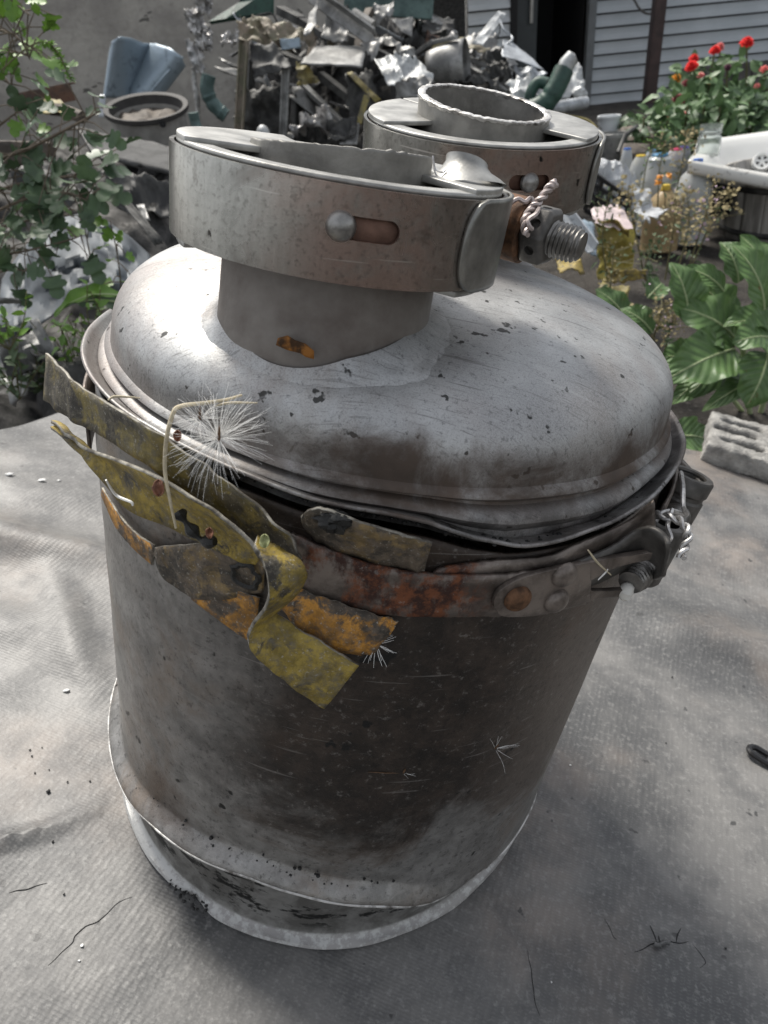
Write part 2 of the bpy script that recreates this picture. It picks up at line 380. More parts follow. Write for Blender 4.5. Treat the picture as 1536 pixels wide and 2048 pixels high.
UF = [(-180, .34), (-158, .34)] + UF + [(-45, .25), (-25, .24), (0, .26), (90, .3), (180, .34)]
def zuf(t): return interp(UF, deg(t))
def rightness(t): d = deg(t); return smooth(d, -75, -48)*smooth(-d, -80, -30)
# barrel: rolled lip at the foot, plain wall, open top
def barrel_fn(s, t):
    th = 2*math.pi*s; zl = zuf(th) + .012*nz(math.cos(th)*3, math.sin(th)*3, 0)
    lipr = 1.04 - .052*rightness(th)
    if t < .12: k = t/.12; r = lipr - (lipr-.985)*smooth(k, 0, 1); z = zl + .075*k
    else: k = (t-.12)/.88; r = .985 - .012*smooth(k, .85, 1); z = zl + .075 + (H - .05 + .8*interp(ZR, deg(th)) - zl - .075)*k
    r += .005*nz(math.cos(th)*2.2, math.sin(th)*2.2, z*2) + .0025*nz(math.cos(th)*7, math.sin(th)*7, z*6)
    r -= .02*math.exp(-((deg(th)+60)/14)**2 - ((z-.62)/.16)**2)
    return r*math.cos(th), r*math.sin(th), z
barrel = cp('barrel', grid(barrel_fn, 200, 70, cu=True), M_BARREL, solid=.0016)
def lip_fn(s, t):          # bright worn edge of the rolled lip
    th = 2*math.pi*s; zl = zuf(th) + .012*nz(math.cos(th)*3, math.sin(th)*3, 0); a = 2*math.pi*t
    w = .0075 + .004*nz(math.cos(th)*9, math.sin(th)*9, 3)
    w0 = 1.042 - .052*rightness(th); w *= .8
    return (w0 + w*math.cos(a))*math.cos(th), (w0 + w*math.cos(a))*math.sin(th), zl + .006*math.sin(a)
cp('barrel_lip', grid(lip_fn, 220, 8, cu=True, cv=True), M_EDGE, barrel)
def foot_fn(s, t):
    th = 2*math.pi*s; d = deg(th); nt = math.exp(-((d+117)/4)**2)
    prof = [(.975, .42), (.965, .3), (.962, .16), (.966, .085), (.976, .055), (.990, .040), (1.006, .030), (1.013, .018), (1.006, .005), (.98, .0), (.93, .002)]
    k = t*(len(prof)-1); r, z = prof[int(round(k))]
    fl = smooth(r, .962, 1.02); z = z + (.012*nz(math.cos(th)*4, math.sin(th)*4, 8) + .012)*fl*(z > .004)
    if z > .25: z = min(z, zuf(th)+.03)
    r = (r - nt*.03*fl)*(1 - .035*math.exp(-((d+48)/30)**2) - .012*smooth(d, -60, -30)*smooth(-d, -90, -40)) + .006*nz(math.cos(th)*5, math.sin(th)*5, 2)*fl
    return r*math.cos(th), r*math.sin(th), z
def m_foot():
    n = N('foot_ring_steel'); x, y, z = n.xyz(); med = n.noise(60, 6, .68, dist=.3)
    c = n.mix(n.step(med, .35, .65), (.13, .125, .115), (.27, .265, .25))
    tar = n.math('MULTIPLY', n.step(n.noise(32, 6, .7, v=n.map((1, 1, 2.2))), .52, .57), n.step(z, .010, .02))
    c = n.mix(tar, c, (.012, .012, .011))
    lip = n.step(z, .0105, .0085)
    c = n.mix(lip, c, n.mix(n.step(n.math('ADD', n.noise(190, 6, .72), n.math('MULTIPLY', n.step(x, -.03, -.11), .12)), .46, .60), (.33, .32, .31), (.48, .48, .465)))
    return n.out(c, .5, .45, n.bump(n.noise(140, 5, .7), .5, .001))
cp('foot_ring', grid(foot_fn, 200, 10, cu=True), m_foot())
# lid: beads, wall and domed shoulder
z0, hd, Rd, n_, m_ = .10985, .28857, .92148, 2.25734, 3.1549
def zdome(r):
    u = math.asin(min(1, (min(r, Rd*.9999)/Rd)**(n_/2))); return z0 + hd*math.cos(u)**(2/m_)
prof = [(.965, -.03), (.94, -.028), (.935, -.01), (.948, .004), (.960, .016), (.964, .027), (.960, .038), (.945, .050), (.926, .058), (.924, .066), (.936, .076), (.944, .085), (.940, .096), (.926, .108)]
for k in range(1, 34):
    u = math.pi/2*(1-k/33); prof.append((Rd*math.sin(u)**(2/n_), z0 + hd*math.cos(u)**(2/m_)))
def lid_fn(s, t):
    r, z = prof[int(round(t*(len(prof)-1)))]; th = 2*math.pi*s; d = deg(th); low = 1 - smooth(z, .05, .2)
    z += interp(ZR, d)*.75*(1 - smooth(z, -.03, .12))
    r += low*.007*nz(math.cos(th)*3, math.sin(th)*3, 4) + .004*nz(math.cos(th)*2, math.sin(th)*2, z*3+2)*(1-low)
    z += .006*nz(r*math.cos(th)*2.5, r*math.sin(th)*2.5, 1)*(1-low)
    return r*math.cos(th), r*math.sin(th), H + z
lid = cp('lid', grid(lid_fn, 180, len(prof)-1, cu=True), M_LID)
def rim_fn(s, t):
    th = 2*math.pi*s; d = deg(th); z = interp(ZR, d) + .006*nz(math.cos(th)*6, math.sin(th)*6, 1)
    up = .03*math.exp(-((d+160)/25)**2) + .03*math.exp(-((d+25)/22)**2)
    r = .945 + (.058 + .006*nz(math.cos(th)*4, math.sin(th)*4, 6))*t
    return r*math.cos(th), r*math.sin(th), H + z - .022 + (.022 + up)*t*t + .0
cp('rim_flange', grid(rim_fn, 220, 6, cu=True), M_LID, solid=.0014)

# necks and the clamps on them
def frame_pt(c, ax, rr, th, h):
    u, w, a = basis(ax)
    if a.z > .9: u = Vector((1, 0, 0)) - a*a.x; u.normalize(); w = a.cross(u)
    return Vector(c) + (u*math.cos(th) + w*(math.sin(th)*EL.get(c[0], 1.)))*rr + a*h
EL = {-.195: .83}                              # the front clamp is squeezed front to back
def weld(nm, cx, cy, rn, wid, seed):
    def fn(s, t):
        th = 2*math.pi*s; wd = wid*(1 + .3*max(0, -math.sin(th))**2); rr = rn - .02 + (wd + .02 + .03*nz(math.cos(th)*3, math.sin(th)*3, seed))*t
        x, y = cx + rr*math.cos(th), cy + rr*math.sin(th); r = math.hypot(x, y); edge = max(0, r-.80)
        if r > .86: x, y, r = x*.86/r, y*.86/r, .86
        bumpy = .005*nz(x*16, y*16, seed) + .004*nz(x*40, y*40, seed)
        return x, y, H + zdome(min(r, .915)) + (.032*(1-t)**2.0 + bumpy*math.sin(math.pi*t)**2 + .004) - .010*t - .5*edge
    return grid(fn, 110, 14, cu=True)
C1 = (-.195, -.500, H+.706); AX1 = Vector((.013, .022, 1)).normalized(); RB = .405; HB = .195
C2 = (.184, .600, H+.786); AX2 = Vector((-.069, -.105, 1)).normalized(); RB2 = .435; HB2 = .209
def neck(c, ax, rn, top_fn, zb, mat, seed, lean=0.):
    def fn(s, t):
        th = 2*math.pi*s; rag = .0035*nz(math.cos(th)*14, math.sin(th)*14, seed) + .002*nz(math.cos(th)*40, math.sin(th)*40, seed)
        h = zb + (top_fn(th) + rag - zb)*t; rr = rn*(1 + .006*nz(math.cos(th)*2, math.sin(th)*2, h*4)) 
        q = frame_pt(c, ax, rr, th, h); q.y += lean*max(0, -h-.15)/.35; return q
    return grid(fn, 120, 24, cu=True)
nk1 = cp('neck', neck(C1, AX1, .262, lambda t: -HB*.6, -.50, M_PIPEB, 3, -.075), M_PIPEB, solid=.003)
nk1['label'] = 'front neck with brown grime and an orange rust spot'
cp('weld_bead', weld('w', C1[0], C1[1]-.065, .262, .10, 2), M_LID, nk1, sharp=0)
nk2 = cp('neck', neck(C2, AX2, .255, lambda t: -HB2*.6, -.50, M_PIPEB, 5), M_PIPEB, solid=.003)
cp('weld_bead', weld('w', C2[0]+.03, C2[1]+.05, .27, .06, 6), M_LID, nk2, sharp=0)
# rust spot on the front neck: thin flake lying on it
def patch(pix, cyl_c, R, m, nm, parent, th=.0006):
    "outline traced on an upright cylinder round (cx, cy)"
    v = []
    cen = np.mean(np.array(pix, float), 0); rings = [1., .66, .33]
    def hit(px, py):
        d = craw((px, py)); ox, oy = CC[0]-cyl_c[0], CC[1]-cyl_c[1]
        a = d[0]**2+d[1]**2; b = 2*(ox*d[0]+oy*d[1]); c = ox*ox+oy*oy-R*R
        t = (-b - math.sqrt(max(0., b*b-4*a*c)))/2/a; return CC + t*d
    k = len(pix); f = []
    for s in rings: v += [hit(*(cen + (np.array(p)-cen)*s)) for p in pix]
    v.append(hit(*cen))
    for j in range(2):
        for i in range(k): f.append((j*k+i, j*k+(i+1) % k, (j+1)*k+(i+1) % k, (j+1)*k+i))
    for i in range(k): f.append((2*k+i, 2*k+(i+1) % k, 3*k))
    return cp(nm, (v, f), m, parent, solid=th)
patch([(552, 690), (556, 676), (575, 671), (590, 680), (612, 688), (628, 702), (628, 718), (612, 714), (600, 706), (575, 700)], (C1[0], C1[1]-.052), .2655, M_RUSTB, 'rust_spot', nk1, .0003)

def shell(c, ax, r, h0, h1, a0, a1, n=60, m=4):
    return grid(lambda s, t: frame_pt(c, ax, r, a0 + (a1-a0)*s, h0 + (h1-h0)*t), n, m)
def annulus(c, ax, r0, r1, h, a0, a1, n=60, skew=0.):
    return grid(lambda s, t: frame_pt(c, ax, r0 + (r1-r0)*t, a0 + (a1-a0)*s + skew*(1-t), h), n, 4)
def stadium(c, u, w, a, hl, hw, d):
    "prism with rounded ends centred at c"
    pts = []
    for k in range(24):
        t = 2*math.pi*(k+.5)/24; x = hw*math.cos(t); pts.append(Vector(c) + u*(x + (hl if x > 0 else -hl)) + w*hw*math.sin(t) - a*d)
    return prism(pts, a, 2*d)
def dome_rivet(c, n, r, h, mt, parent, name='rivet'):
    pr = [(r*1.04, -.2*h), (r*1.04, .1*h)] + [(r*math.cos(t), .1*h + .9*h*math.sin(t)) for t in np.linspace(.25, math.pi/2*.999, 7)]
    return cp(name, lathe(pr, 28, c, n), mt, parent)
def clamp(c, ax, R, hb, mb, riv_th, riv_h, slot_dir, seams, ear_th, label):
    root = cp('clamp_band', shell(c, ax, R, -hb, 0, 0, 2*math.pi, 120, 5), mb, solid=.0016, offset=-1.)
    root['label'] = label
    # slot: real hole beside the rivet
    p = frame_pt(c, ax, R, riv_th, riv_h); nrm = (p - frame_pt(c, ax, 0, 0, riv_h)).normalized(); a = Vector(ax); u = a.cross(nrm).normalized()
    mid = frame_pt(c, ax, R, riv_th + slot_dir[0], riv_h); nm = (mid - frame_pt(c, ax, 0, 0, riv_h)).normalized()
    cut = cp('c', stadium(mid, a.cross(nm).normalized(), a, nm, slot_dir[1], .024, .06), None)
    bpy.context.view_layer.update(); bake(root, [cut])
    cp('backing_band', shell(c, ax, R-.022, -hb+.02, -.02, 0, 2*math.pi, 90, 2), M_COPPER, root, solid=.0008)
    dome_rivet(p - nrm*.004, nrm, .031, .026, M_RIVET, root)
    # rolled lips and retainer plates top and bottom
    for h, s in ((.012, 1), (-hb-.014, -1)):
        ring = MB()
        for a0, a1 in seams: ring.add(annulus(c, ax, .235*R/.43, R-.016, h, a0, a1, 60, .10*s))
        cp('retainer_plate', ring.vf, M_PLATE, root, solid=.0022, sharp=25, bevel=.0004)
    cp('retainer_lip', annulus(c, ax, R-.075, R-.016, .004, 0, 2*math.pi, 120), M_PLATE, root, solid=.0016, sharp=25)
    cp('inner_flange', annulus(c, ax, .22, R-.03, -.028, 0, 2*math.pi, 90), M_PIPE, root, solid=.002)
    # overlapping rounded end of the band
    def ear(s, t):
        v = 2*t-1; a0 = ear_th[0] - .16*math.sqrt(max(0, 1-abs(v)**2.6)); th = a0 + (ear_th[1]-a0)*s
        return frame_pt(c, ax, R+.008, th, -hb/2 + v*(hb/2+.004))
    cp('band_overlap', grid(ear, 24, 20), M_EAR, root, solid=.0016, offset=0, sharp=30)
    return root
q1 = Vector(oncyl(682, 453, 1.)) # direction only
def th_on(c, ax, R, px, py):
    d = Vector(craw((px, py))); o = Vector(CC) - Vector(c); a = Vector(ax); el = EL.get(c[0], 1.)
    u0 = (Vector((1, 0, 0)) - a*a.x).normalized(); w0 = a.cross(u0); sq = lambda q: u0*q.dot(u0) + w0*(q.dot(w0)/el)
    dp = sq(d); op = sq(o)
    A = dp.dot(dp); B = 2*dp.dot(op); Cc = op.dot(op) - R*R; t = (-B - math.sqrt(max(0, B*B-4*A*Cc)))/2/A
    P = o + d*t; u = Vector((1, 0, 0)) - a*a.x; u.normalize(); w = a.cross(u)
    return math.atan2(P.dot(w)/el, P.dot(u)), P.dot(a), t
t1, h1, _ = th_on(C1, AX1, RB, 682, 453); ts, hs, _ = th_on(C1, AX1, RB, 742, 462); te, he, _ = th_on(C1, AX1, RB, 955, 480)
print('rivet1', math.degrees(t1), h1, math.degrees(ts), hs, 'ear', math.degrees(te))
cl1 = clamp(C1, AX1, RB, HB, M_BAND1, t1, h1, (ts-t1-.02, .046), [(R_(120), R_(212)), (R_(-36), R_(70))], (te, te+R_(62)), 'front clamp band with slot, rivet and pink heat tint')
t2, h2, _ = th_on(C2, AX2, RB2, 1060, 366)
print('rivet2', math.degrees(t2), h2)
te2, _, _ = th_on(C2, AX2, RB2, 1186, 350)
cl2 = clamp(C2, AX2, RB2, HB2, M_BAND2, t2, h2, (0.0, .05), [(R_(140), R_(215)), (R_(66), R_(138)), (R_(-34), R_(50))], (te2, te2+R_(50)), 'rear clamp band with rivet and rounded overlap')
# pipe stubs rising from the clamps
TOP1 = []
for q_ in ((507, 277), (530, 279), (600, 284), (683, 292), (780, 301), (861, 313)):
    a_, h_, _ = th_on(C1, AX1, .215, *q_); TOP1.append((math.degrees(a_), h_))
TOP1 = sorted(t for t in TOP1 if -179 < t[0] < 0); TOP1 = [(-200, -.02), (TOP1[0][0]-4, -.02)] + TOP1 + [(TOP1[-1][0]+4, -.02), (200, -.02)]
def top1(t): return interp(TOP1, deg(t))
st1 = cp('pipe_stub', neck(C1, AX1, .215, top1, -.06, M_PIPE, 9), M_PIPE, cl1, solid=.0022)
def top2(t): return .067 - .02*math.cos(t) + .013*math.sin(t)
st2 = cp('pipe_stub', neck(C2, AX2, .231, top2, -.06, M_PIPE, 11), M_PIPE, cl2, solid=.0028)
st2['label'] = 'open pipe stub with a bright torn lip'
def tornlip(s, t):
    th = 2*math.pi*s; a = 2*math.pi*t; rag = .0035*nz(math.cos(th)*14, math.sin(th)*14, 11) + .002*nz(math.cos(th)*40, math.sin(th)*40, 11)
    dn = .010 + .016*max(0, nz(math.cos(th)*6, math.sin(th)*6, 4)) + .012*max(0, nz(math.cos(th)*17, math.sin(th)*17, 5))
    return frame_pt(C2, AX2, .231 + .014*math.cos(a), th, top2(th) + rag + (.004*math.sin(a) if math.sin(a) > 0 else dn*math.sin(a)))
cp('torn_lip', grid(tornlip, 200, 10, cu=True, cv=True), M_EDGE, st2)
# curled scrap of the torn stub at the right of the front clamp
sp0 = frame_pt(C1, AX1, .30, R_(4), .010); spx = Vector((-.12, .25, 1)).normalized()
sp_ = cp('torn_spout', lathe([(.105, -.012), (.088, .012), (.066, .034), (.054, .058), (.053, .075), (.048, .075), (.049, .055), (.06, .03), (.08, .006)], 40, sp0, spx, fn=lambda th, r, z: (r*(1+.05*math.cos(2*th+.6)), z*.62*(1 + .30*math.cos(th-2.2)))), M_PLATE, cl1)
sp_['label'] = 'short torn spout at the right of the front clamp'
# thin torn wires at the break
for k, pts in enumerate([[(866, 312), (868, 335), (874, 352), (890, 362)], [(866, 318), (872, 340), (886, 344), (892, 338)]]):
    d0 = th_on(C1, AX1, .217, 862, 330)[2]
    cp('torn_filament', tube(cr([cdep(x, y, d0) for x, y in pts], 12), .0022, 6), M_WIRE, st1)

# bolt of the front clamp with hex nut and twisted tie wire
def thread_bolt(a, b, r, pitch, taper=.12, name='bolt', mt=None, parent=None):
    a, b = Vector(a), Vector(b); L = (b-a).length; u, w, ax = basis(b-a); nt = 28; m = max(20, int(L/pitch*8))
    def fn(s, t):
        th = 2*math.pi*s; z = L*t; ph = (z/pitch + s) % 1; rr = r*(1 - .13*abs(2*ph-1)**.7)
        rr *= 1 - .22*smooth(t, 1-taper, 1)
        return a + (u*math.cos(th) + w*math.sin(th))*rr + ax*z
    v, f = grid(fn, nt, m, cu=True); v = list(v); v.append(b); 
    for k in range(nt): f.append((k*(m+1)+m, ((k+1) % nt)*(m+1)+m, len(v)-1))
    return cp(name, (v, f), mt, parent, sharp=60)
def twist(path, r, rw, turns, name, mt, parent):
    path = cr(path, int(turns*14)); mb = MB()
    for ph in (0, math.pi):
        pts = []; P = [Vector(p) for p in path]; u = basis(P[1]-P[0])[0]
        for i, p in enumerate(P):
            t = (P[min(i+1, len(P)-1)] - P[max(i-1, 0)]).normalized(); u = (u - t*u.dot(t)).normalized(); w = t.cross(u)
            a = ph + 2*math.pi*turns*i/(len(P)-1); pts.append(p + (u*math.cos(a) + w*math.sin(a))*r)
        mb.add(tube(pts, rw, 7))
    return cp(name, mb.vf, mt, parent)
dB = th_on(C1, AX1, RB, 1000, 470)[2] + .12
A0, A1, A2, A3, A4 = (Vector(cdep(x, y, dB + o)) for x, y, o in ((990, 446, .06), (1042, 458, .03), (1058, 464, .02), (1105, 477, -.01), (1164, 494, -.04)))
axd = (A4-A0).normalized()
tr = cp('trunnion', lathe([(.03, 0), (.078, .0), (.082, .006), (.082, (A2-A0).length-.006), (.074, (A2-A0).length), (.03, (A2-A0).length)], 32, A0, axd), M_RUSTY, cl1)
hexv = lathe([(.03, 0), (.070, 0), (.078, .008), (.078, (A3-A2).length-.01), (.066, (A3-A2).length), (.03, (A3-A2).length)], 6, A2, axd)
nut = cp('hex_nut', hexv, M_BLACK, cl1, smooth=False, bevel=.0006)
u_, w_, _ = basis(axd); cuts = []
for k in range(6):
    t = 2*math.pi*(k+.5)/6; dd = u_*math.cos(t) + w_*math.sin(t); mid = A2.lerp(A3, .5)
    cuts.append(cp('c', tube([mid + dd*.05, mid + dd*.1], .0135, 14), None))
bpy.context.view_layer.update(); bake(nut, cuts)
thread_bolt(A3 - axd*.03, A4, .047, .0115, .2, 'bolt', M_BOLT, cl1)
twist([cdep(x, y, dB + o) for x, y, o in ((1052, 470, -.075), (1050, 442, -.07), (1062, 420, -.05), (1082, 398, -.05), (1100, 374, -.05), (1112, 366, -.05))], .0060, .0062, 4.6, 'tie_wire', M_WIREP, cl1)
cp('tie_wire', tube(cr([cdep(x, y, dB-.05) for x, y in ((1018, 408), (1036, 398), (1050, 404), (1062, 396), (1066, 408), (1056, 420))], 24), .006, 6), M_WIREP, cl1)
cp('tie_wire', tube(cr([cdep(x, y, dB + o) for x, y, o in ((1078, 416, -.05), (1072, 428, -.085), (1056, 440, -.09), (1058, 452, -.09), (1064, 458, -.075))], 20), .006, 6), M_WIREP, cl1)

# strap round the shoulder, lug, rivets, torn strips
def ribbon(rows, n=40, k=5, jag=.0, seed=0, wob=.0, bulge=0.):
    "rows of ((x, y, R), (x, y, R)): two edges of a strip traced on round walls of radius R"
    A = cr([oncyl(*r[0]) for r in rows], n); B = cr([oncyl(*r[1]) for r in rows], n)
    def fn(s, t):
        i = int(round(s*n)); p = A[i]*(1-t) + B[i]*t; q = Vector(p)
        e = abs(2*t-1); d = Vector((p[0], p[1], 0)).normalized()
        up = Vector(B[i]-A[i]).normalized()
        q += up*min(jag, .15*np.linalg.norm(B[i]-A[i]))*e**6*nz(i*.9, t*3, seed) + d*(wob*nz(i*.22, t*1.5, seed+3) + bulge*(1-e*e))
        return q
    return grid(fn, n, k)
def strip(name, rows, m, parent=None, th=.0011, **k):
    vf = rows if isinstance(rows, tuple) else ribbon(rows, **k)
    o = cp(name, vf, m, parent); o.data.materials.append(M_EDGE2)
    s = o.modifiers.new('solid', 'SOLIDIFY'); s.thickness = th; s.offset = 0; s.material_offset_rim = 1
    return o
SR = [((560, 1058, 1.005), (560, 1160, 1.0)), ((610, 1078, 1.01), (620, 1190, 1.005)), ((700, 1115, 1.01), (720, 1220, 1.005)), ((780, 1136, 1.01), (800, 1229, 1.005)),
      ((850, 1147, 1.01), (900, 1232, 1.005)), ((930, 1150, 1.01), (960, 1231, 1.005)), ((1010, 1148, 1.01), (1020, 1229, 1.005)), ((1100, 1137, 1.012), (1110, 1220, 1.01)), ((1160, 1126, 1.015), (1170, 1206, 1.012))]
strap = cp('shoulder_strap', ribbon(SR, 70, 6, .004, 3, .004), M_STRAP, solid=.0016); strap['label'] = 'brown steel strap with a patch of orange rust'
# the strap goes on round the hidden side
zs = (oncyl(1000, 1190, 1.01)[2]); 
cp('rear_strap', grid(lambda s, t: ((1.012)*math.cos(R_(-32+235*s)), 1.012*math.sin(R_(-32+235*s)), zs - .11 + .22*t), 80, 3), M_STRAP, strap, solid=.0016)
lug = MB()
lug.add(ribbon([((986, 1200, 1.024), (986, 1212, 1.024)), ((996, 1180, 1.024), (1000, 1228, 1.024)), ((1030, 1158, 1.024), (1030, 1231, 1.024)), ((1080, 1142, 1.026), (1085, 1226, 1.026)), ((1140, 1129, 1.028), (1140, 1211, 1.028)), ((1180, 1121, 1.03), (1178, 1199, 1.03))], 40, 8))
lug.add(ribbon([((1178, 1121.5, 1.03), (1178, 1158, 1.03)), ((1230, 1112, 1.045), (1230, 1132, 1.045)), ((1290, 1103, 1.08), (1290, 1117, 1.08)), ((1332, 1097, 1.13), (1332, 1110, 1.13))], 24, 3))
lug.add(ribbon([((1177, 1178, 1.03), (1177, 1199, 1.03)), ((1210, 1179, 1.04), (1210, 1192, 1.04)), ((1243, 1177, 1.06), (1243, 1190, 1.06))], 12, 3))
cp('strap_lug', lug.vf, M_STRAP, strap, solid=.0022, bevel=.0003)
for (x, y, m) in ((1036, 1198, M_RUSTY), (1129, 1150, M_STRAP), (1113, 1202, M_STRAP)):
    p = Vector(oncyl(x, y, 1.036)); n = Vector((p.x, p.y, 0)).normalized()
    r = dome_rivet(p, n, .036, .022, m, strap)
    if m is M_RUSTY: r['label'] = 'rusty orange rivet'
cp('inner_strap', ribbon([((866, 1144, .992), (866, 1160, .992)), ((890, 1134, .995), (890, 1180, .995)), ((990, 1121, .995), (990, 1180, .995)), ((1095, 1112, 1.), (1095, 1170, 1.)), ((1155, 1088, 1.005), (1155, 1150, 1.005)), ((1250, 1048, 1.02), (1250, 1110, 1.02)), ((1308, 1002, 1.06), (1310, 1060, 1.06))], 50, 3, .003, 8), M_STRAP, strap, solid=.0016)
cp('strap_loop', ribbon([((1090, 1139, 1.014), (1090, 1180, 1.014)), ((1150, 1124, 1.02), (1150, 1180, 1.02)), ((1225, 1093, 1.03), (1225, 1150, 1.03)), ((1270, 1062, 1.05), (1272, 1120, 1.05)), ((1303, 1055, 1.09), (1300, 1120, 1.09)), ((1330, 1072, 1.13), (1322, 1140, 1.13)), ((1338, 1096, 1.15), (1326, 1152, 1.15)), ((1322, 1112, 1.10), (1308, 1160, 1.10))], 50, 4, .002, 4), M_BLACK, strap, solid=.0018)
# side bolt, its trunnions and tie wire
def on_s(x, y, dz=0.): return Vector(onz(x, y, zs + dz))
T0, T1, T2, T3 = on_s(1374, 958, .06), on_s(1352, 1030, .0), on_s(1300, 1105, -.02), on_s(1262, 1166, -.03)
ax2 = (T3-T1).normalized()
d1 = Vector((0, 0, 1))
up_t = cp('trunnion', lathe([(.045, .02), (.045, .06), (.05, .075), (.072, .075), (.078, .066), (.078, .02), (.072, .012), (.072, .0), (.078, -.008), (.078, -.15), (.07, -.16), (.01, -.16)], 32, on_s(1374, 962, .06)-Vector((0, 0, .05)), (0.15, .1, 1)), M_BLACK, strap)
cp('trunnion_bore', lathe([(.046, .068), (.044, .0), (.001, .0)], 24, on_s(1374, 962, .06)-Vector((0, 0, .05)), (0.15, .1, 1)), M_SOOT, up_t)
cp('trunnion', lathe([(.04, .1), (.06, .1), (.066, .09), (.066, -.09), (.06, -.1), (.01, -.1)], 28, on_s(1303, 1098, -.01), (.1, .05, 1)), M_BLACK, strap)
thread_bolt(T1, T3, .047, .012, .1, 'side_bolt', M_BOLT, strap)
cp('strap_end', grid(lambda s, t: tuple(Vector(cr([on_s(1335, 870, .02), on_s(1352, 905, .04), on_s(1392, 950, .06), on_s(1404, 968, .06), on_s(1398, 985, .04), on_s(1375, 1000, .0)], 20)[int(round(s*20))]) + Vector((0, 0, -.17*t))), 20, 3), M_BLACK, strap, solid=.0022)
cp('tie_wire', tube(cr([on_s(1362, 945, .10), on_s(1366, 975, .13), on_s(1366, 1010, .12), on_s(1372, 1030, .08), on_s(1345, 1022, .1), on_s(1318, 1030, .1), on_s(1300, 1070, .05), on_s(1275, 1085, .06), on_s(1262, 1092, .05)], 50), .0075, 7), M_WIRE, strap)
twist([on_s(1305, 1028, .10), on_s(1330, 1032, .13), on_s(1360, 1042, .14), on_s(1376, 1065, .13), on_s(1370, 1092, .1), on_s(1362, 1116, .08)], .0075, .0068, 3.2, 'tie_wire', M_WIRE, strap)
cp('tie_wire', tube(cr([on_s(1345, 1020, .12), on_s(1335, 1050, .12), on_s(1342, 1075, .1), on_s(1330, 1085, .08)], 20), .007, 6), M_WIRE, strap)
cp('plastic_crumb', grid(lambda s, t: tuple(on_s(1252, 1183, -.06) + Vector((math.cos(2*math.pi*s), math.sin(2*math.pi*s), 0))*math.sin(math.pi*t)*(.022+.008*nz(s*5, t*5, 3)) + Vector((0, 0, .03*math.cos(math.pi*t)))), 18, 9, cu=True), simple('white_crumb', (.8, .78, .72), .5), strap)

stA = strip('torn_strip', [((93, 706, 11.88), (89, 800, 11.92)), ((130, 745, 11.80), (130, 830, 11.84)), ((175, 781, 11.74), (186, 860, 11.78)), ((279, 844, 1.10), (295, 926, 1.09)), ((339, 882, 1.08), (340, 960, 1.07)), ((410, 931, 1.06), (400, 1003, 1.05)), ((454, 964, 1.05), (465, 1046, 1.04)), ((530, 1024, 1.05), (530, 1096, 1.03)), ((585, 1082, 1.06), (580, 1117, 1.04)), ((602, 1120, 1.06), (598, 1124, 1.05))], M_TO, n=70, k=6, jag=0.0022, seed=5, wob=.014)
stA['label'] = 'olive torn strip curling out to the left, topmost of the strips'
B = MB()
B.add(ribbon([((102, 843, 11.96), (103, 856, 11.96)), ((140, 873, 11.88), (140, 892, 11.90)), ((175, 899, 11.80), (182, 935, 11.84)), ((290, 942, 1.12), (260, 1018, 1.07)), ((388, 997, 1.12), (366, 1066, 1.065)), ((454, 1041, 1.12), (430, 1100, 1.065)), ((500, 1083, 1.12), (478, 1120, 1.065)), ((520, 1115, 1.13), (512, 1128, 1.06))], 60, 6, 0.0018, 6, .006, -.022))
B.add(ribbon([((508, 1090, 1.12), (514, 1072, 1.07)), ((520, 1113, 1.135), (560, 1098, 1.07)), ((532, 1140, 1.15), (604, 1126, 1.09)), ((538, 1183, 1.16), (612, 1152, 1.10)), ((530, 1216, 1.15), (590, 1190, 1.08)), ((506, 1248, 1.13), (560, 1216, 1.06)), ((496, 1276, 1.12), (552, 1226, 1.06)), ((506, 1305, 1.12), (575, 1240, 1.06)), ((552, 1347, 1.11), (620, 1270, 1.07)), ((600, 1384, 1.10), (668, 1300, 1.075)), ((648, 1415, 1.09), (718, 1331, 1.075))], 90, 6, 0.0014, 7, .006))
stB = strip('torn_strip', B.vf, M_TY, th=.0014); stB['label'] = 'long yellow strip folded in an s with its tongue hanging lowest'
stC = strip('torn_strip', [((300, 1098, 1.016), (306, 1108, 1.016)), ((325, 1092, 1.018), (328, 1152, 1.016)), ((380, 1088, 1.02), (372, 1190, 1.016)), ((440, 1082, 1.02), (430, 1197, 1.014)), ((500, 1085, 1.016), (490, 1190, 1.012)), ((530, 1100, 1.012), (530, 1178, 1.012))], M_TB, n=40, k=8, jag=0.0022, seed=9, wob=.012); stC['label'] = 'brown olive scrap patch with a small hole'
hp = Vector(oncyl(490, 1150, 1.022))
hv = lathe([(.026, .003), (.034, .007), (.042, .003), (.032, 0)], 18, hp, (hp.x, hp.y, 0), fn=lambda th, r, z: (r*(1+.45*nz(math.cos(th)*2.5, math.sin(th)*2.5, 4)), z))
cp('hole_rim', hv, M_SOOT, stC)
C2_ = MB()
C2_.add(ribbon([((205, 975, 1.012), (204, 990, 1.012)), ((240, 1030, 1.015), (232, 1052, 1.015)), ((275, 1068, 1.015), (268, 1096, 1.015)), ((310, 1090, 1.015), (306, 1130, 1.015))], 24, 3, 0.0032, 3))
C2_.add(ribbon([((380, 1180, 1.012), (384, 1198, 1.015)), ((420, 1180, 1.012), (424, 1228, 1.018)), ((470, 1180, 1.012), (470, 1262, 1.02)), ((520, 1195, 1.012), (510, 1288, 1.02))], 24, 4, 0.0024, 4))
stD = strip('torn_strip', C2_.vf, M_TR, th=.001); stD['label'] = 'bright orange strip edge under the patch'
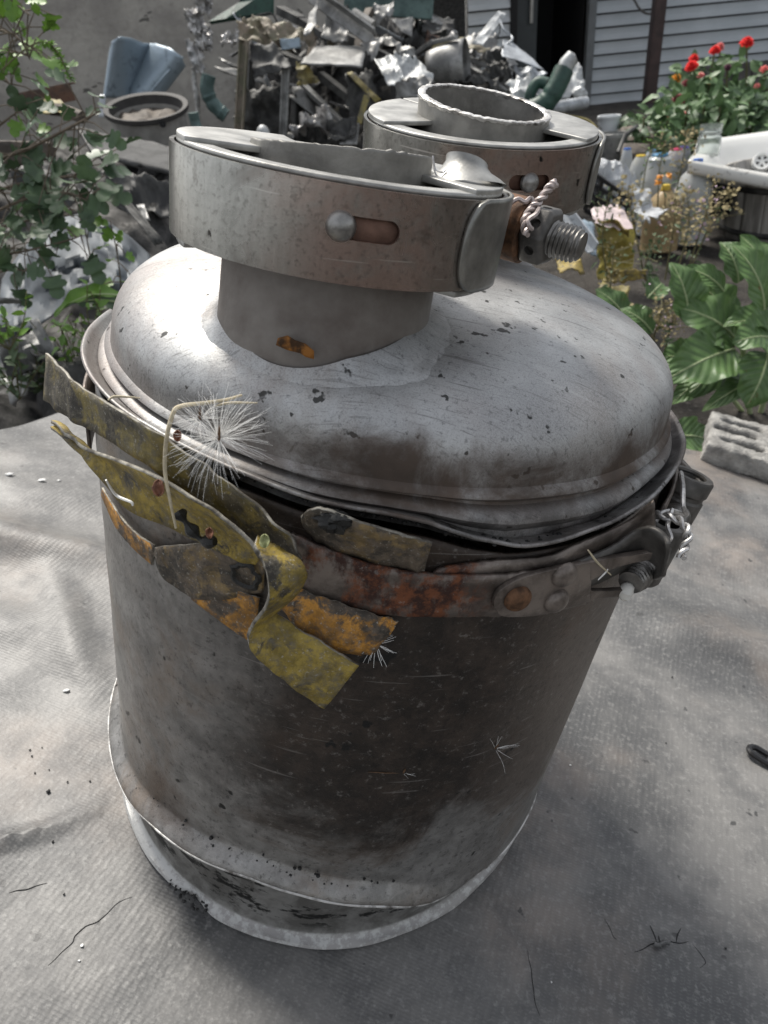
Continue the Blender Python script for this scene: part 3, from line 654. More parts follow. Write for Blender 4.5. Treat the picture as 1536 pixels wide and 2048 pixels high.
stE = strip('torn_strip', [((570, 1168, 1.014), (560, 1215, 1.03)), ((610, 1182, 1.018), (600, 1258, 1.035)), ((670, 1202, 1.02), (660, 1292, 1.04)), ((730, 1222, 1.02), (725, 1312, 1.035)), ((770, 1234, 1.014), (760, 1290, 1.02)), ((796, 1239, 1.012), (786, 1252, 1.012))], M_TR, n=40, k=8, jag=0.0036, seed=11, wob=.02, bulge=.012); stE['label'] = 'crumpled orange rusted scrap under the strap'
stF = strip('torn_strip', [((602, 1034, 1.03), (612, 1064, 1.0)), ((618, 1020, 1.05), (630, 1080, 1.0)), ((648, 1017, 1.06), (655, 1092, 1.0)), ((700, 1036, 1.06), (705, 1114, 1.0)), ((780, 1061, 1.05), (780, 1136, 1.0)), ((830, 1075, 1.05), (825, 1146, 1.0)), ((864, 1086, 1.05), (848, 1148, 1.0))], M_TB, n=44, k=6, jag=0.0014, seed=13, wob=.012); stF['label'] = 'brown upright scrap tongue standing behind the strap'
bp = Vector(oncyl(668, 1043, 1.055))
cp('tar_blob', grid(lambda s, t: tuple(bp + Vector((math.cos(2*math.pi*s)*.034, math.sin(2*math.pi*s)*.02, 0))*math.sin(math.pi*t)*(1+1.1*nz(math.cos(6.28*s)*3, math.sin(6.28*s)*3, t*5)) + Vector((0, 0, .03*math.cos(math.pi*t)))), 20, 10, cu=True), M_SOOT, stF)
cp('tar_drip', tube(cr([oncyl(x, y, 1.12) for x, y in ((356, 1022), (368, 1040), (385, 1062), (404, 1080), (430, 1084))], 20), [.012+.006*math.sin(i*.8) for i in range(21)], 7), M_SOOT, stB)
# lumps of soot stuck on the rim and the foot
def crumbs(spots, seed, r0=.012):
    mb = MB(); rnd = random.Random(seed)
    for p in spots:
        p = Vector(p); r = r0*rnd.uniform(.25, 1.0)**1.5*1.3
        mb.add(grid(lambda s, t: tuple(p + Vector((math.cos(2*math.pi*s)*math.sin(math.pi*t), math.sin(2*math.pi*s)*math.sin(math.pi*t), .7*math.cos(math.pi*t)))*r*(1+.5*nz(s*4, t*4, p.x*30))), 7, 5, cu=True))
    return mb.vf
rnd = random.Random(4); sp = []
for k in range(260):
    a = R_(rnd.uniform(-120, -20)); r = rnd.uniform(.955, .985)
    sp.append((r*math.cos(a), r*math.sin(a), H + interp(ZR, deg(a))*.9 - .022 + rnd.uniform(0, .006)))
for k in range(45):
    a = R_(rnd.choice((-135, -118, -105, -90, -80)) + rnd.gauss(0, 6)); d_ = rnd.random()**2*.05; sp.append(((1.008-.3*d_)*math.cos(a), (1.008-.3*d_)*math.sin(a), zuf(a) + .045 + d_))
for k in range(60):
    a = R_(rnd.uniform(-124, -112)); r = rnd.uniform(.98, 1.03); sp.append((r*math.cos(a), r*math.sin(a), .03 + rnd.uniform(0, .012)))
o = cp('soot_crumbs', crumbs(sp, 5, .006), M_SOOT); o['kind'] = 'stuff'

# ------------------------------------------------------------------ seed heads and straw lying on the canister
def in_world(p): return Vector(W @ (np.array(p)*SC))
def seed_head(c, nrm, rad, n, label, seed, spread=1.0, hair=.00007, body=.0022, tail=None):
    c = Vector(c); root = wempty('seed_head', c); rnd = random.Random(seed); mb = MB(); nrm = Vector(nrm).normalized()
    for k in range(n):
        d = Vector((rnd.gauss(0, 1), rnd.gauss(0, 1), rnd.gauss(0, 1))).normalized()
        d = (d - nrm*d.dot(nrm)*(1-.45) + nrm*.12).normalized(); L = rad*rnd.uniform(.72, 1.05)
        if spread < 1 and d.x*spread + d.z < 0: continue
        e = c + d*L + Vector((rnd.gauss(0, 1), rnd.gauss(0, 1), rnd.gauss(0, 1)))*L*.03; m = c.lerp(e, .55) + nrm*L*.05 + Vector((rnd.gauss(0, 1), rnd.gauss(0, 1), rnd.gauss(0, 1)))*L*.05; e += Vector((0, 0, -L*.10*rnd.random()))
        mb.add(tube(cr([c + d*.0012, m, e], 5), [hair*1.3, hair*1.2, hair, hair*.9, hair*.7, hair*.5], 4))
    mk('pappus', mb.vf, M_PAPPUS, root)
    d = Vector(tail or (.25, -.3, .9)).normalized()
    mk('seed', tube(cr([c - d*body*.3, c + d*body*.6, c + d*body*1.6, c + d*body*2.6], 9), [body*.18*f for f in (.5, .9, 1.1, 1.2, 1.2, 1.1, 1., .8, .6, .3)], 8), M_SEED, root)
    tag(root, label, 'seed head'); return root
def cyl_w(x, y, r): return in_world(oncyl(x, y, r))
seed_head(cyl_w(438, 878, 1.13), -Vector(MW[2]), .0180, 140, 'large white fluffy seed head on the upper torn strip', 1, hair=.00006)
seed_head(cyl_w(400, 838, 1.10), -Vector(MW[2]), .010, 40, 'smaller half hidden seed head behind the large fluffy one', 2)
seed_head(cyl_w(990, 1497, .99), -Vector(MW[2]), .012, 22, 'splayed white seed head stuck low on the dark barrel front', 3, spread=.9)
s3 = seed_head(cyl_w(806, 1546, .99), -Vector(MW[2]), .008, 14, 'seed with a red stalk and small tuft on the barrel', 4, spread=.9)
mk('seed_stalk', tube([cyl_w(736, 1544, .992), cyl_w(770, 1546, .995), cyl_w(806, 1546, .992)], .00025, 5), M_SEED, s3)
seed_head(cyl_w(752, 1288, 1.01), -Vector(MW[2]), .009, 30, 'small bristly tuft beside the orange scrap end', 5, hair=.00012)
def straw(pts, r, label, name='dry_stalk', m=None, n=40):
    P = cr([cyl_w(*p) for p in pts], n); o = mk(name, tube(P, [r*(.55+.6*math.sin(math.pi*(i/n)*.9+.2)) for i in range(n+1)], 7), m or M_STRAW, origin=P[0])
    return tag(o, label, 'straw' if name == 'dry_stalk' else 'fibre')
straw([(352, 1056, 1.14), (340, 1000, 1.14), (330, 940, 1.13), (333, 880, 1.13), (345, 830, 1.12), (360, 813, 1.1), (410, 806, 1.06), (450, 800, 1.03), (484, 790, 1.0)], .00065, 'long bent straw hanging over the yellow strip')
straw([(430, 812, 1.05), (460, 806, 1.03), (515, 806, 1.0)], .0004, 'short straw lying beside the seed head')
straw([(216, 800, 1.14), (232, 793, 1.12), (280, 796, 1.08)], .0004, 'short curved straw near the left rim')
straw([(1176, 1100, 1.06), (1195, 1125, 1.06), (1222, 1150, 1.06)], .0004, 'pale straw across the strap lug')
straw([(212, 960, 1.16), (232, 990, 1.13), (262, 1004, 1.12), (266, 1012, 1.12)], .0005, 'white thread stuck on the yellow strip', 'white_thread', M_PAPPUS)
straw([(960, 1150, 1.0), (985, 1128, 1.02), (1005, 1060, 1.03)][::-1] if 0 else [(1196, 1160, 1.06), (1210, 1146, 1.06), (1216, 1138, 1.06)], .0003, 'tiny thread in the lug slot', 'pale_thread', M_PAPPUS)
def flake(x, y, r, sz, label, m, seed):
    c = cyl_w(x, y, r)
    o = mk('leaf_flake', grid(lambda s, t: tuple(c + Vector(MW[0])*(s-.5)*sz*(math.sqrt(max(.02, 1-(2*t-1)**2)) + .2*nz(s*3, t*5, seed)) + Vector(MW[1])*(t-.5)*sz*1.4 - Vector(MW[2])*sz*(.4*nz(s*2, t*2, seed) + .3*(s-.5)**2*4)), 8, 8), m, origin=c, solid=.0003)
    return tag(o, label, 'flake')
M_FLK = simple('dry_leaf_brown', (.22, .09, .05), .6, 0, .5, 300); M_FLG = simple('pale_green_flake', (.40, .42, .20), .6, 0, .4, 300)
flake(319, 976, 1.14, .0040, 'brown seed husk standing on the upper yellow strip', M_FLK, 1)
flake(420, 1066, 1.14, .0026, 'small reddish husk in the hollow of the yellow strip', M_FLK, 2)
flake(530, 1082, 1.15, .0032, 'pale green flake on the fold of the yellow strip', M_FLG, 3)
flake(356, 872, 1.10, .0026, 'reddish flake under the straw by the seed head', M_FLK, 5)

# ------------------------------------------------------------------ the sheet the canister stands on
YF = [(-9, -1.5), (-6, .8), (-4.2, 1.7), (-3.1, 2.72), (-2.75, 3.25), (-2, 3.9), (0, 4.6), (2, 4.75), (3.3, 4.55), (4.4, 4.35), (7, 3.4)]
def sheet_z(x, y):
    r = math.hypot(x, y); far = smooth(r, 1.05, 2.2)
    z = .085*nz(x*.55, y*.9, 3) + .05*nz(x*1.1, y*1.6, 5) + .010*nz(x*3.1, y*3.7, 6)
    def ridge(ax, ay, bx, by, w, h):
        L2 = (bx-ax)**2 + (by-ay)**2; t = max(0, min(1, ((x-ax)*(bx-ax) + (y-ay)*(by-ay))/L2)); d = math.hypot(x-ax-t*(bx-ax), y-ay-t*(by-ay) + .06*nz(x*2, y*2, 9))
        return h*math.exp(-(d/w)**2)*math.sin(math.pi*(.12+.76*t))
    z = z*far
    if x < 0:
        z += ridge(-4.2, 1.1, -1.35, 1.15, .16, .10) + ridge(-3.2, .55, -1.5, .35, .18, .085) + ridge(-4.6, 1.9, -2.1, 1.75, .16, .07) + ridge(-1.9, .9, -1.25, .1, .09, .05)
        z += ridge(-1.55, -.95, -1.0, -.55, .035, .035)
    else:
        z += ridge(1.9, 1.35, 3.6, .9, .20, .09) + ridge(2.3, 2.4, 4.0, 2.2, .22, .07) + ridge(2.0, -.1, 3.2, .2, .2, .03)
    return z
XS0, XS1, YS0 = -8., 6., -5.5
def sheet_fn(s, t):
    x = XS0 + (XS1-XS0)*s; yf = interp(YF, x) + .05*nz(x*2, 0, 2); y = YS0 + (yf-YS0)*t
    z = sheet_z(x, y) - .10*smooth(t, .975, 1.)
    return x, y, z - .002
def local_to(o): o.matrix_world = can.matrix_world; return o
sh = mk('rubber_sheet', S(grid(sheet_fn, 340, 300)), M_SHEET, solid=.0025, offset=-1.); local_to(sh)
tag(sh, 'grey creased rubberised fabric sheet spread under the canister', 'sheet')
M_CRACK = simple('dark_crack', (.02, .02, .021), .9)
def crack(paths, w=.006):
    w *= .62
    mb = MB()
    for pts in paths:
        P = []
        for p in cr([onz(x, y, 0.) for x, y in pts], len(pts)*5):
            P.append((p[0] + .012*nz(p[0]*14, p[1]*14, 3), p[1] + .012*nz(p[0]*14, p[1]*14, 7), sheet_z(p[0], p[1]) - .001))
        n = len(P); mb.add(tube(P, [w*(.25 + .75*math.sin(math.pi*(i+.5)/n)) for i in range(n)], 6))
    o = cp('crack', mb.vf, M_CRACK, sh); o.parent = sh
    return o
crack([[(1268, 1902), (1290, 1895), (1310, 1884), (1335, 1882), (1362, 1886), (1375, 1885)], [(1300, 1850), (1308, 1868), (1312, 1884)], [(1352, 1884), (1355, 1870), (1362, 1856)], [(1318, 1884), (1316, 1870)]], .004)
crack([[(1055, 1900), (1062, 1940), (1066, 1990), (1078, 2030)]], .0022)
crack([[(1210, 1836), (1222, 1868), (1235, 1880)]], .002)
crack([[(20, 1786), (40, 1776), (62, 1772), (90, 1766)]], .004)
crack([[(95, 1930), (120, 1908), (145, 1888), (150, 1870), (165, 1855), (195, 1842), (230, 1808), (262, 1795)]], .0035)
crack([[(1385, 1890), (1402, 1910), (1410, 1925), (1400, 1935)]], .002)
tear = cp('torn_flap', grid(lambda s, t: tuple(Vector(onz(1305 + 32*s, 1886 + 9*t + 3*math.sin(s*6), 0)) + Vector((0, 0, .012*math.sin(math.pi*t) + .012))), 14, 5), M_SHEET, sh, solid=.0006)
# crumbs on the sheet, each its own piece
M_WSP = simple('white_paint_chip', (.8, .8, .78), .6); M_DSP = simple('black_grit', (.02, .02, .02), .7)
def speck(x, y, r, m, name, label, cat, group, seed, el=1.):
    p = onz(x, y, 0); c = Vector((p[0], p[1], sheet_z(p[0], p[1]) + r*.3)); cw = in_world(c)
    o = mk(name, grid(lambda s, t: tuple(Vector((math.cos(2*math.pi*s)*el, math.sin(2*math.pi*s), 0))*math.sin(math.pi*t)*r*(.62 if m is M_WSP else .42)*SC*(1+1.0*nz(math.cos(6.283*s)*1.5, math.sin(6.283*s)*1.5+t*2, seed)) + Vector((0, 0, .3*r*SC*math.cos(math.pi*t)))), 8, 6, cu=True), m)
    o.location = cw; return tag(o, label, cat, group)
for k, (x, y, r) in enumerate([(20, 957, .032), (84, 965, .026), (118, 962, .016), (133, 1382, .020), (164, 1890, .010), (1140, 1531, .008), (1102, 1966, .005), (158, 1920, .006)]):
    speck(x, y, r, M_WSP, 'paint_chip', 'small white chip lying on the grey sheet', 'chip', 'white chips scattered on the sheet', k, 1.8 if r > .02 else 1.2)
for k, (x, y, r) in enumerate([(97, 1584, .020), (135, 1564, .010), (180, 1563, .010), (98, 1540, .008), (60, 1500, .010), (64, 1512, .010), (106, 1683, .012), (1344, 1355, .012), (1334, 1483, .010), (1450, 1898, .010), (112, 842, .022), (84, 1495, .008), (70, 1546, .009), (128, 1788, .01)]):
    speck(x, y, r, M_DSP, 'grit_grain', 'tiny dark grain lying on the grey sheet', 'grit', 'dark grains scattered on the sheet', k+30)
# black clip at the right edge
p = onz(1520, 1516, 0); cw = in_world((p[0], p[1], sheet_z(p[0], p[1])))
clip = wempty('plastic_clip', cw); tag(clip, 'small black plastic clip lying on the sheet', 'clip')
dx, dy, dz_ = (Vector(W[:, i]) for i in range(3)); M_PLB = simple('black_plastic', (.012, .012, .013), .35)
dd = (dx*.8 - dy*.6).normalized(); nn = dz_.cross(dd)
ring = [cw + dd*(.006*math.cos(a) + .004*(1 if math.cos(a) > 0 else -1)) + nn*.005*math.sin(a) + dz_*.004 for a in np.linspace(0, 2*math.pi, 22)]
mk('clip_loop', tube(ring, .0026, 8), M_PLB, clip)
mk('clip_tongue', bar(cw + dd*.004 + dz_*.0035, cw + dd*.032 + dz_*.0035, .007, .004, dz_), M_PLB, clip, bevel=.0008)
# concrete block
def concrete():
    n = N('weathered_concrete'); a = n.noise(30, 6, .65); g = n.vor(260)
    c = n.mix(n.step(a, .35, .66), (.17, .165, .155), (.38, .37, .345)); c = n.mix(n.math('MULTIPLY', n.step(n.noise(12, 5, .6), .55, .68), .7), c, (.06, .06, .056))
    return n.out(c, .9, 0., n.bump(n.math('ADD', n.noise(180, 5, .75), n.math('MULTIPLY', g, .6)), .8, .003))
M_CONC = concrete()
bu, bv = Vector((.935, -.355, 0)), Vector((.355, .935, 0)); b0 = Vector((3.22, 4.12, -.06))
def bpt(a, b, c): return b0 + bu*a + bv*b + Vector((0, 0, c))
bl = cp('concrete_block', ([bpt(*p) for p in box((0, 0, 0), (1.9, 1.05, .24))[0]], box((0, 0, 0), (1.9, 1.05, .24))[1]), None); bl.parent = None
cuts = []
for j, bb in enumerate((.26, .55, .82)):
    for i in range(3):
        aa = .34 + i*.62 - .08*(j % 2)
        cuts.append(cp('c', stadium(bpt(aa, bb, .28), bu, bv, Vector((0, 0, 1)), .15, .078, .36), None)); cuts[-1].parent = None
bpy.context.view_layer.update(); bake(bl, cuts); rm = bl.modifiers.new('r', 'REMESH'); rm.mode = 'VOXEL'; rm.voxel_size = .0048; bpy.context.view_layer.update(); bake(bl, [])
for v in bl.data.vertices:
    p = v.co; q = p*90; d = .0045*nz(p.x*26, p.y*26, p.z*26, 1) + .0022*nz(q.x, q.y, q.z, 2) + .0014*nz(q.x*2.3, q.y*2.3, q.z*2.3, 3); v.co = p + v.normal*d
bl.data.set_sharp_from_angle(angle=3.1); bl.data.materials.clear(); bl.data.materials.append(M_CONC); local_to(bl)
tag(bl, 'grey concrete block with slotted holes on the sheet corner', 'block')

# ------------------------------------------------------------------ ground
def m_soil():
    n = N('dark_soil'); a = n.noise(9, 6, .65); b = n.noise(70, 5, .7)
    c = n.mix(n.step(a, .35, .65), (.018, .015, .012), (.055, .048, .040)); c = n.mix(n.math('MULTIPLY', n.step(b, .55, .7), .6), c, (.15, .14, .125))
    return n.out(c, .95, 0., n.bump(n.math('ADD', a, b), .8, .02))
M_SOIL = m_soil()
NP = W[:, 2]
def ground_z(x, y):
    base = -.33 + .05*smooth(y, 1.6, 2.8) + .17*smooth(y, 2.8, 6.5) + .02*nz(x*1.2, y*1.2, 0, 1) + .008*nz(x*5, y*5, 0, 2)
    p = W.T @ np.array([x, y, -(NP[0]*x + NP[1]*y)/NP[2]])/SC
    yf = interp(YF, p[0]); ins = smooth(p[0], XS0-1.2, XS0) * smooth(-p[0], -XS1-1., -XS1+.1) * smooth(p[1], YS0-1., YS0) * smooth(-p[1], -yf-.7, -yf+.05)
    pl = -(NP[0]*x + NP[1]*y)/NP[2] - .035
    return base*(1-ins) + pl*ins
def ground_fn(s, t):
    a = 2*s-1; b = 2*t-1; x = 1.6*a + 40*a**5; y = 1.0 + 2.6*b + 40*b**5
    return x, y, ground_z(x, y)
o = mk('ground', grid(ground_fn, 150, 150), M_SOIL, sharp=0); tag(o, None, None, kind='structure')

# ------------------------------------------------------------------ walls and house
def m_plaster(name, a, b, sc=3.):
    n = N(name); p = n.noise(sc, 6, .65, dist=.4); q = n.noise(28, 5, .65)
    c = n.mix(n.step(p, .32, .66), b, a); c = n.mix(n.math('MULTIPLY', n.step(q, .5, .68), .4), c, tuple(k*.55 for k in a))
    fl = n.noise(1, 3, .55, v=n.map((5, 5, 13), (0, .5, 0)))
    c = n.mix(n.math('MULTIPLY', n.step(fl, .66, .69), .75), c, (.035, .033, .03))
    return n.out(c, .9, 0., n.bump(n.math('ADD', q, fl), .6, .01))
M_WALL = m_plaster('stained_plaster', (.44, .415, .37), (.29, .27, .245))
M_ROUGH = simple('pebble_dash', (.085, .083, .08), .95, 0, .7, 60, 1.0, .03)
wl = wempty('garden_wall', at(200, 300, 5.4)); wl['_w'] = 1
wz = -.25
xl, xr = at(-900, 200, 5.4).x, at(845, 200, 5.4).x
v, f = grid(lambda s, t: (xl + (xr-xl)*s, 5.4 + .012*nz(s*30, t*9, 0), wz + 2.4*t), 80, 30)
mk('wall_face', (v, f), M_WALL, wl, solid=.18, offset=1.)
tag(wl, 'stained grey plaster garden wall behind the scrap heap', 'wall')
rw = mk('rough_wall', box((xr-.02, 5.55, wz), (at(934, 50, 5.5).x, 5.8, wz+2.4)), M_ROUGH, smooth=False, bevel=.01); tag(rw, 'dark pebble dashed wall end beside the house', 'wall')
def m_siding():
    n = N('pale_blue_grey_siding'); a = n.noise(2.5, 5, .6); s = n.noise(1, 4, .6, v=n.map((2, 2, 40)))
    c = n.mix(n.step(a, .3, .7), (.42, .455, .475), (.52, .55, .57)); c = n.mix(n.math('MULTIPLY', n.step(s, .55, .7), .35), c, (.34, .365, .38))
    return n.out(c, .5, 0., n.bump(s, .1, .003))
M_SIDE = m_siding(); M_TRIM = simple('grey_door_trim', (.17, .18, .185), .5, 0, .3, 8); M_DARK = simple('dark_interior', (.012, .012, .013), .8)
M_DOOR = simple('dark_door_paint', (.030, .038, .042), .4, 0, .4, 6); M_POST = simple('brown_painted_steel', (.060, .032, .028), .5, 0, .5, 14)
M_FOUND_SHADE = simple('foundation_and_lap_shade', (.04, .038, .036), .95, 0, .5, 12, .6, .01); M_PLANK = simple('grey_weathered_planks', (.14, .13, .12), .85, 0, .5, 10, .5, .006)
HY = 7.0
hp_ = lambda x, y: at(x, y, HY)
zb = hp_(1230, 212).z; xa, xd0, xd1, xe = hp_(936, 60).x, hp_(1026, 60).x, hp_(1174, 60).x, hp_(1186, 60).x
house = wempty('house', (xe, HY, zb)); tag(house, 'pale blue grey clapboard house with a dark open doorway', 'house')
PIT = (hp_(1250, 60).z - hp_(1250, 87.2).z)
def boards(x0, x1, z0, z1):  # open gap under each board; the dark backing imitates the lap shadow
    mb = MB(); z = z0
    while z < z1:
        mb.add(([(x0, HY-.024, z+.013), (x1, HY-.024, z+.013), (x1, HY-.016, z+PIT*.45), (x0, HY-.016, z+PIT*.45), (x1, HY-.011, z+PIT*.5), (x0, HY-.011, z+PIT*.5), (x1, HY-.001, z+PIT), (x0, HY-.001, z+PIT), (x0, HY, z+.013), (x1, HY, z+.013)],
                [(0, 1, 2, 3), (3, 2, 4, 5), (5, 4, 6, 7), (8, 9, 1, 0)])); z += PIT
    return mb.vf
mk('siding', boards(xa, xd0, zb, zb+2.8), M_SIDE, house, smooth=False)
mk('siding', boards(xe, xe+6.5, zb, zb+2.8), M_SIDE, house, smooth=False)
mk('door_frame', box((xd1, HY-.035, zb-.02), (xe+.012, HY+.1, zb+2.3)), M_TRIM, house, smooth=False, bevel=.004)
mk('door_frame', box((xd0-.03, HY-.03, zb-.02), (xd0+.03, HY+.1, zb+2.3)), M_DARK, house, smooth=False)
mk('doorway_interior', ([(xd0, HY+.05, zb), (xd1, HY+.05, zb), (xd1, HY+1.2, zb), (xd0, HY+1.2, zb), (xd0, HY+.05, zb+2.2), (xd1, HY+.05, zb+2.2), (xd1, HY+1.2, zb+2.2), (xd0, HY+1.2, zb+2.2)], [(0, 1, 2, 3), (4, 7, 6, 5), (3, 2, 6, 7), (0, 3, 7, 4), (1, 5, 6, 2)]), M_DARK, house, smooth=False)
xdl = hp_(1075, 60).x
door = mk('door', box((xd0+.035, HY+.02, zb+.02), (xdl, HY+.06, zb+2.1)), M_DOOR, house, smooth=False, bevel=.004)
hb_ = hp_(1062, 24); mk('door_handle', bar((hb_.x, HY-.02, hp_(1062, 47).z), (hb_.x, HY-.02, hp_(1062, -20).z), .025, .03, (0, 1, 0)), simple('pale_handle', (.4, .39, .36), .4), door, bevel=.004)
mk('wall', box((xa, HY+.002, zb-.02), (xd0-.04, HY+.12, zb+2.8)), M_FOUND_SHADE, house, smooth=False)  # dark colour seen through the siding gaps, painted shade under the laps
mk('wall', box((xe+.02, HY+.002, zb-.02), (xe+6.5, HY+.12, zb+2.8)), M_FOUND_SHADE, house, smooth=False)
mk('foundation', box((xa, HY+.0, zb-.5), (xe+6.5, HY+.3, zb-.022)), M_FOUND_SHADE, house, smooth=False)
sk = hp_(1345, 160)
mb = MB()
for k in range(10): mb.add(box((sk.x+k*.17, HY-.10, zb-.3), (sk.x+k*.17+.16, HY-.075, hp_(1400, 132).z + .01*nz(k*3, 0, 0))))
mk('skirting_board', mb.vf, M_PLANK, house, smooth=False, bevel=.004)
pp = at(1296, 215, 6.6); pt = at(1310, -40, 6.6)
post = wempty('steel_post', (pp.x, 6.6, -.16)); tag(post, 'brown painted steel post in front of the siding', 'post')
wd = (at(1318, 60, 6.6)-at(1296, 60, 6.6)).x/2
mk('post_shaft', box((pp.x-wd, 6.6-.05, -.2), (pp.x+wd, 6.6+.05, pt.z+1.6)), M_POST, post, smooth=False, bevel=.006)
mk('wire_hook', tube(cr([at(1300, 28, 6.53), at(1290, 26, 6.5), at(1278, 16, 6.5), at(1270, 2, 6.5), at(1262, -10, 6.5)], 12), .009, 7), M_BLACK, post)

# ------------------------------------------------------------------ scrap: crumpled sheets, rods, tubes
def m_scrap(name, c, c2, metal=.5, rough=.5, sc=9, extra=None):
    n = N(name); a = n.noise(sc, 6, .65, dist=.5); b = n.noise(sc*7, 5, .7)
    k = n.mix(n.step(a, .36, .64), c2, c); k = n.mix(n.math('MULTIPLY', n.step(b, .52, .66), .6), k, tuple(i*.3 for i in c))
    if extra: k = n.mix(n.step(n.noise(sc*.8, 4, .6, v=n.map(loc=(5, 3, 1))), .55, .6), k, extra)
    return n.out(k, rough, metal, n.bump(b, .35, .004))
M_FUS = simple('pale_fuselage_skin', (.13, .148, .165), .55, .1, .35, 14, .3, .003)
M_S = dict(
 alu=m_scrap('scuffed_aluminium', (.50, .53, .56), (.33, .35, .37), .25, .45), white=m_scrap('whitish_crumpled_metal', (.62, .64, .64), (.38, .39, .39), .3, .45),
 grey=m_scrap('dull_grey_scrap', (.36, .36, .35), (.17, .17, .165)), dark=m_scrap('sooty_scrap', (.11, .11, .105), (.03, .03, .03), .3, .6),
 blue=m_scrap('pale_blue_sheet_metal', (.36, .44, .51), (.29, .36, .42), .35, .38, 3), green=m_scrap('dark_green_paint', (.030, .085, .062), (.02, .05, .04), 0., .5),
 teal=m_scrap('dull_teal_hose', (.13, .20, .19), (.06, .10, .095), .1, .55), yell=m_scrap('yellow_primer', (.36, .30, .10), (.17, .15, .09), .1, .6, 12),
 tan=m_scrap('pinkish_tan_primer', (.30, .25, .20), (.19, .18, .12), .1, .6, 14), rust=m_scrap('rusty_angle_iron', (.16, .09, .06), (.08, .06, .05), .2, .8, 14),
 plate=m_scrap('dusty_dark_plate', (.115, .115, .112), (.07, .07, .068), 0., .9), foil=m_scrap('silver_foil', (.60, .59, .58), (.25, .245, .24), .6, .35, 30), brown=m_scrap('brown_scrap', (.15, .125, .10), (.07, .06, .05), .2, .7))
def crumple(q, nu=16, nv=12, amp=.02, fr=9., seed=0, rag=.03, fold=1.):
    "four corner points (top left, top right, bottom right, bottom left) beaten out of shape"
    A, B, C, D = (Vector(p) for p in q); nrm = (B-A).cross(D-A).normalized(); sz = max((B-A).length, (D-A).length)
    def fn(s, t):
        s2, t2 = s, t
        if rag:
            s2 = s + rag*nz(t*6, s*2, seed)*abs(2*s-1)**3*2; t2 = t + rag*nz(s*7, t*2, seed+3)*abs(2*t-1)**3*2
        p = (A*(1-s2) + B*s2)*(1-t2) + (D*(1-s2) + C*s2)*t2; x, y, z = p*fr
        d = abs(nz(x, y, z, seed)) - .25 + .5*abs(nz(x*2.1, y*2.1, z*2.1, seed+1)) - .12
        d2 = nz(x*.4, y*.4, z*.4, seed+2)
        return p + nrm*(amp*fold*d*2 + amp*1.6*d2)
    return grid(fn, nu, nv)
def thing(name, vf, m, label, cat, group=None, th=.003, **k):
    c = Vector((0, 0, 0)); v = vf[0]
    for p in v: c += Vector(p)
    c /= len(v); c.z = min(p[2] for p in v)
    o = mk(name, vf, m, origin=c, solid=th, **k); return tag(o, label, cat, group)
def quad(*p): return [at(*i) for i in p]
# left: bent blue sheet, ring, plates
def cone_fn(s, t):
    "two lobes of bent duct standing on the ring"
    top = [(218, 105), (224, 82), (240, 73), (262, 76), (288, 86), (312, 87), (340, 96), (362, 112), (371, 132)]; bot = [(205, 205), (206, 200), (212, 196), (225, 196), (245, 197), (262, 199), (282, 201), (305, 202), (318, 202)]
    k = s*8; i = min(int(k), 7); k -= i; a = np.array(top[i])*(1-k) + np.array(top[i+1])*k; b = np.array(bot[i])*(1-k) + np.array(bot[i+1])*k
    p = a*(1-t) + b*t; lob = .09*abs(math.sin(math.pi*(s*1.7+.05)))**.7 + .03*math.sin(s*9)*(1-t)
    return at(p[0], p[1], 3.35 - lob*(1.1-.5*t))
bs = wempty('bent_duct', at(280, 200, 3.35)); tag(bs, 'pale blue bent sheet metal duct leaning above the ring', 'duct')
mk('duct_shell', grid(cone_fn, 48, 16), M_S['blue'], bs, solid=.003, sharp=60)
mk('duct_seam', tube([at(292, 196, 3.24), at(330, 150, 3.23), at(366, 114, 3.28)], .005, 6), M_S['blue'], bs)
mk('duct_flange', crumple(quad((200, 190, 3.3), (212, 190, 3.3), (208, 236, 3.25), (198, 236, 3.25)), 6, 8, .005), M_S['alu'], bs, solid=.003)
rc = at(292, 214, 2.75); rr = (at(376, 214, 2.75)-at(208, 214, 2.75)).length/2
rg = wempty('metal_ring_tub', (rc.x, rc.y, at(292, 285, 2.75).z)); tag(rg, 'round grey metal ring with a dark open top below the blue duct', 'tub')
TAX = Vector((.06, -.27, 1)).normalized(); M_TUB = simple('dull_tub_steel', (.34, .33, .31), .6, .1, .35, 20)
mk('tub_wall', lathe([(rr*.9, -.018), (rr*.88, -.17), (rr*.84, -.17), (rr*.84, -.03)], 48, rc, TAX), M_TUB, rg)
mk('tub_rim', lathe([(rr*.84, -.03), (rr*.86, -.02), (rr*.88, 0), (rr*1.0, .004), (rr*1.0, -.012), (rr*.9, -.019)], 48, rc, TAX), simple('dark_rim_steel', (.045, .042, .04), .7), rg)
mk('tub_fill', lathe([(rr*.845, -.045), (rr*.6, -.04), (rr*.3, -.042), (.001, -.04)], 30, rc, TAX, fn=lambda th, r, z: (r, z+.02*nz(r*30*math.cos(th), r*30*math.sin(th), 2))), M_S['brown'], rg)
bh = at(325, 248, 2.75-rr*.87); mk('rivet_hole', lathe([(.012, 0), (.012, .006), (.001, .006)], 14, (bh.x, bh.y+.004, bh.z), (.25, -.95, 0)), M_DARK, rg)
thing('metal_plate', crumple(quad((190, 262, 2.6), (345, 296, 2.5), (348, 352, 2.15), (215, 318, 2.15)), 16, 12, .006, 5, 3, .03), M_S['plate'], 'flat dull plate lying below the metal ring', 'plate', th=.012)
thing('metal_plate', crumple(quad((150, 255, 2.45), (192, 262, 2.6), (218, 318, 2.15), (205, 322, 2.15)), 8, 8, .006, 5, 5, .03), M_S['dark'], 'narrow dark plate folded down beside the flat plate', 'plate', th=.01)
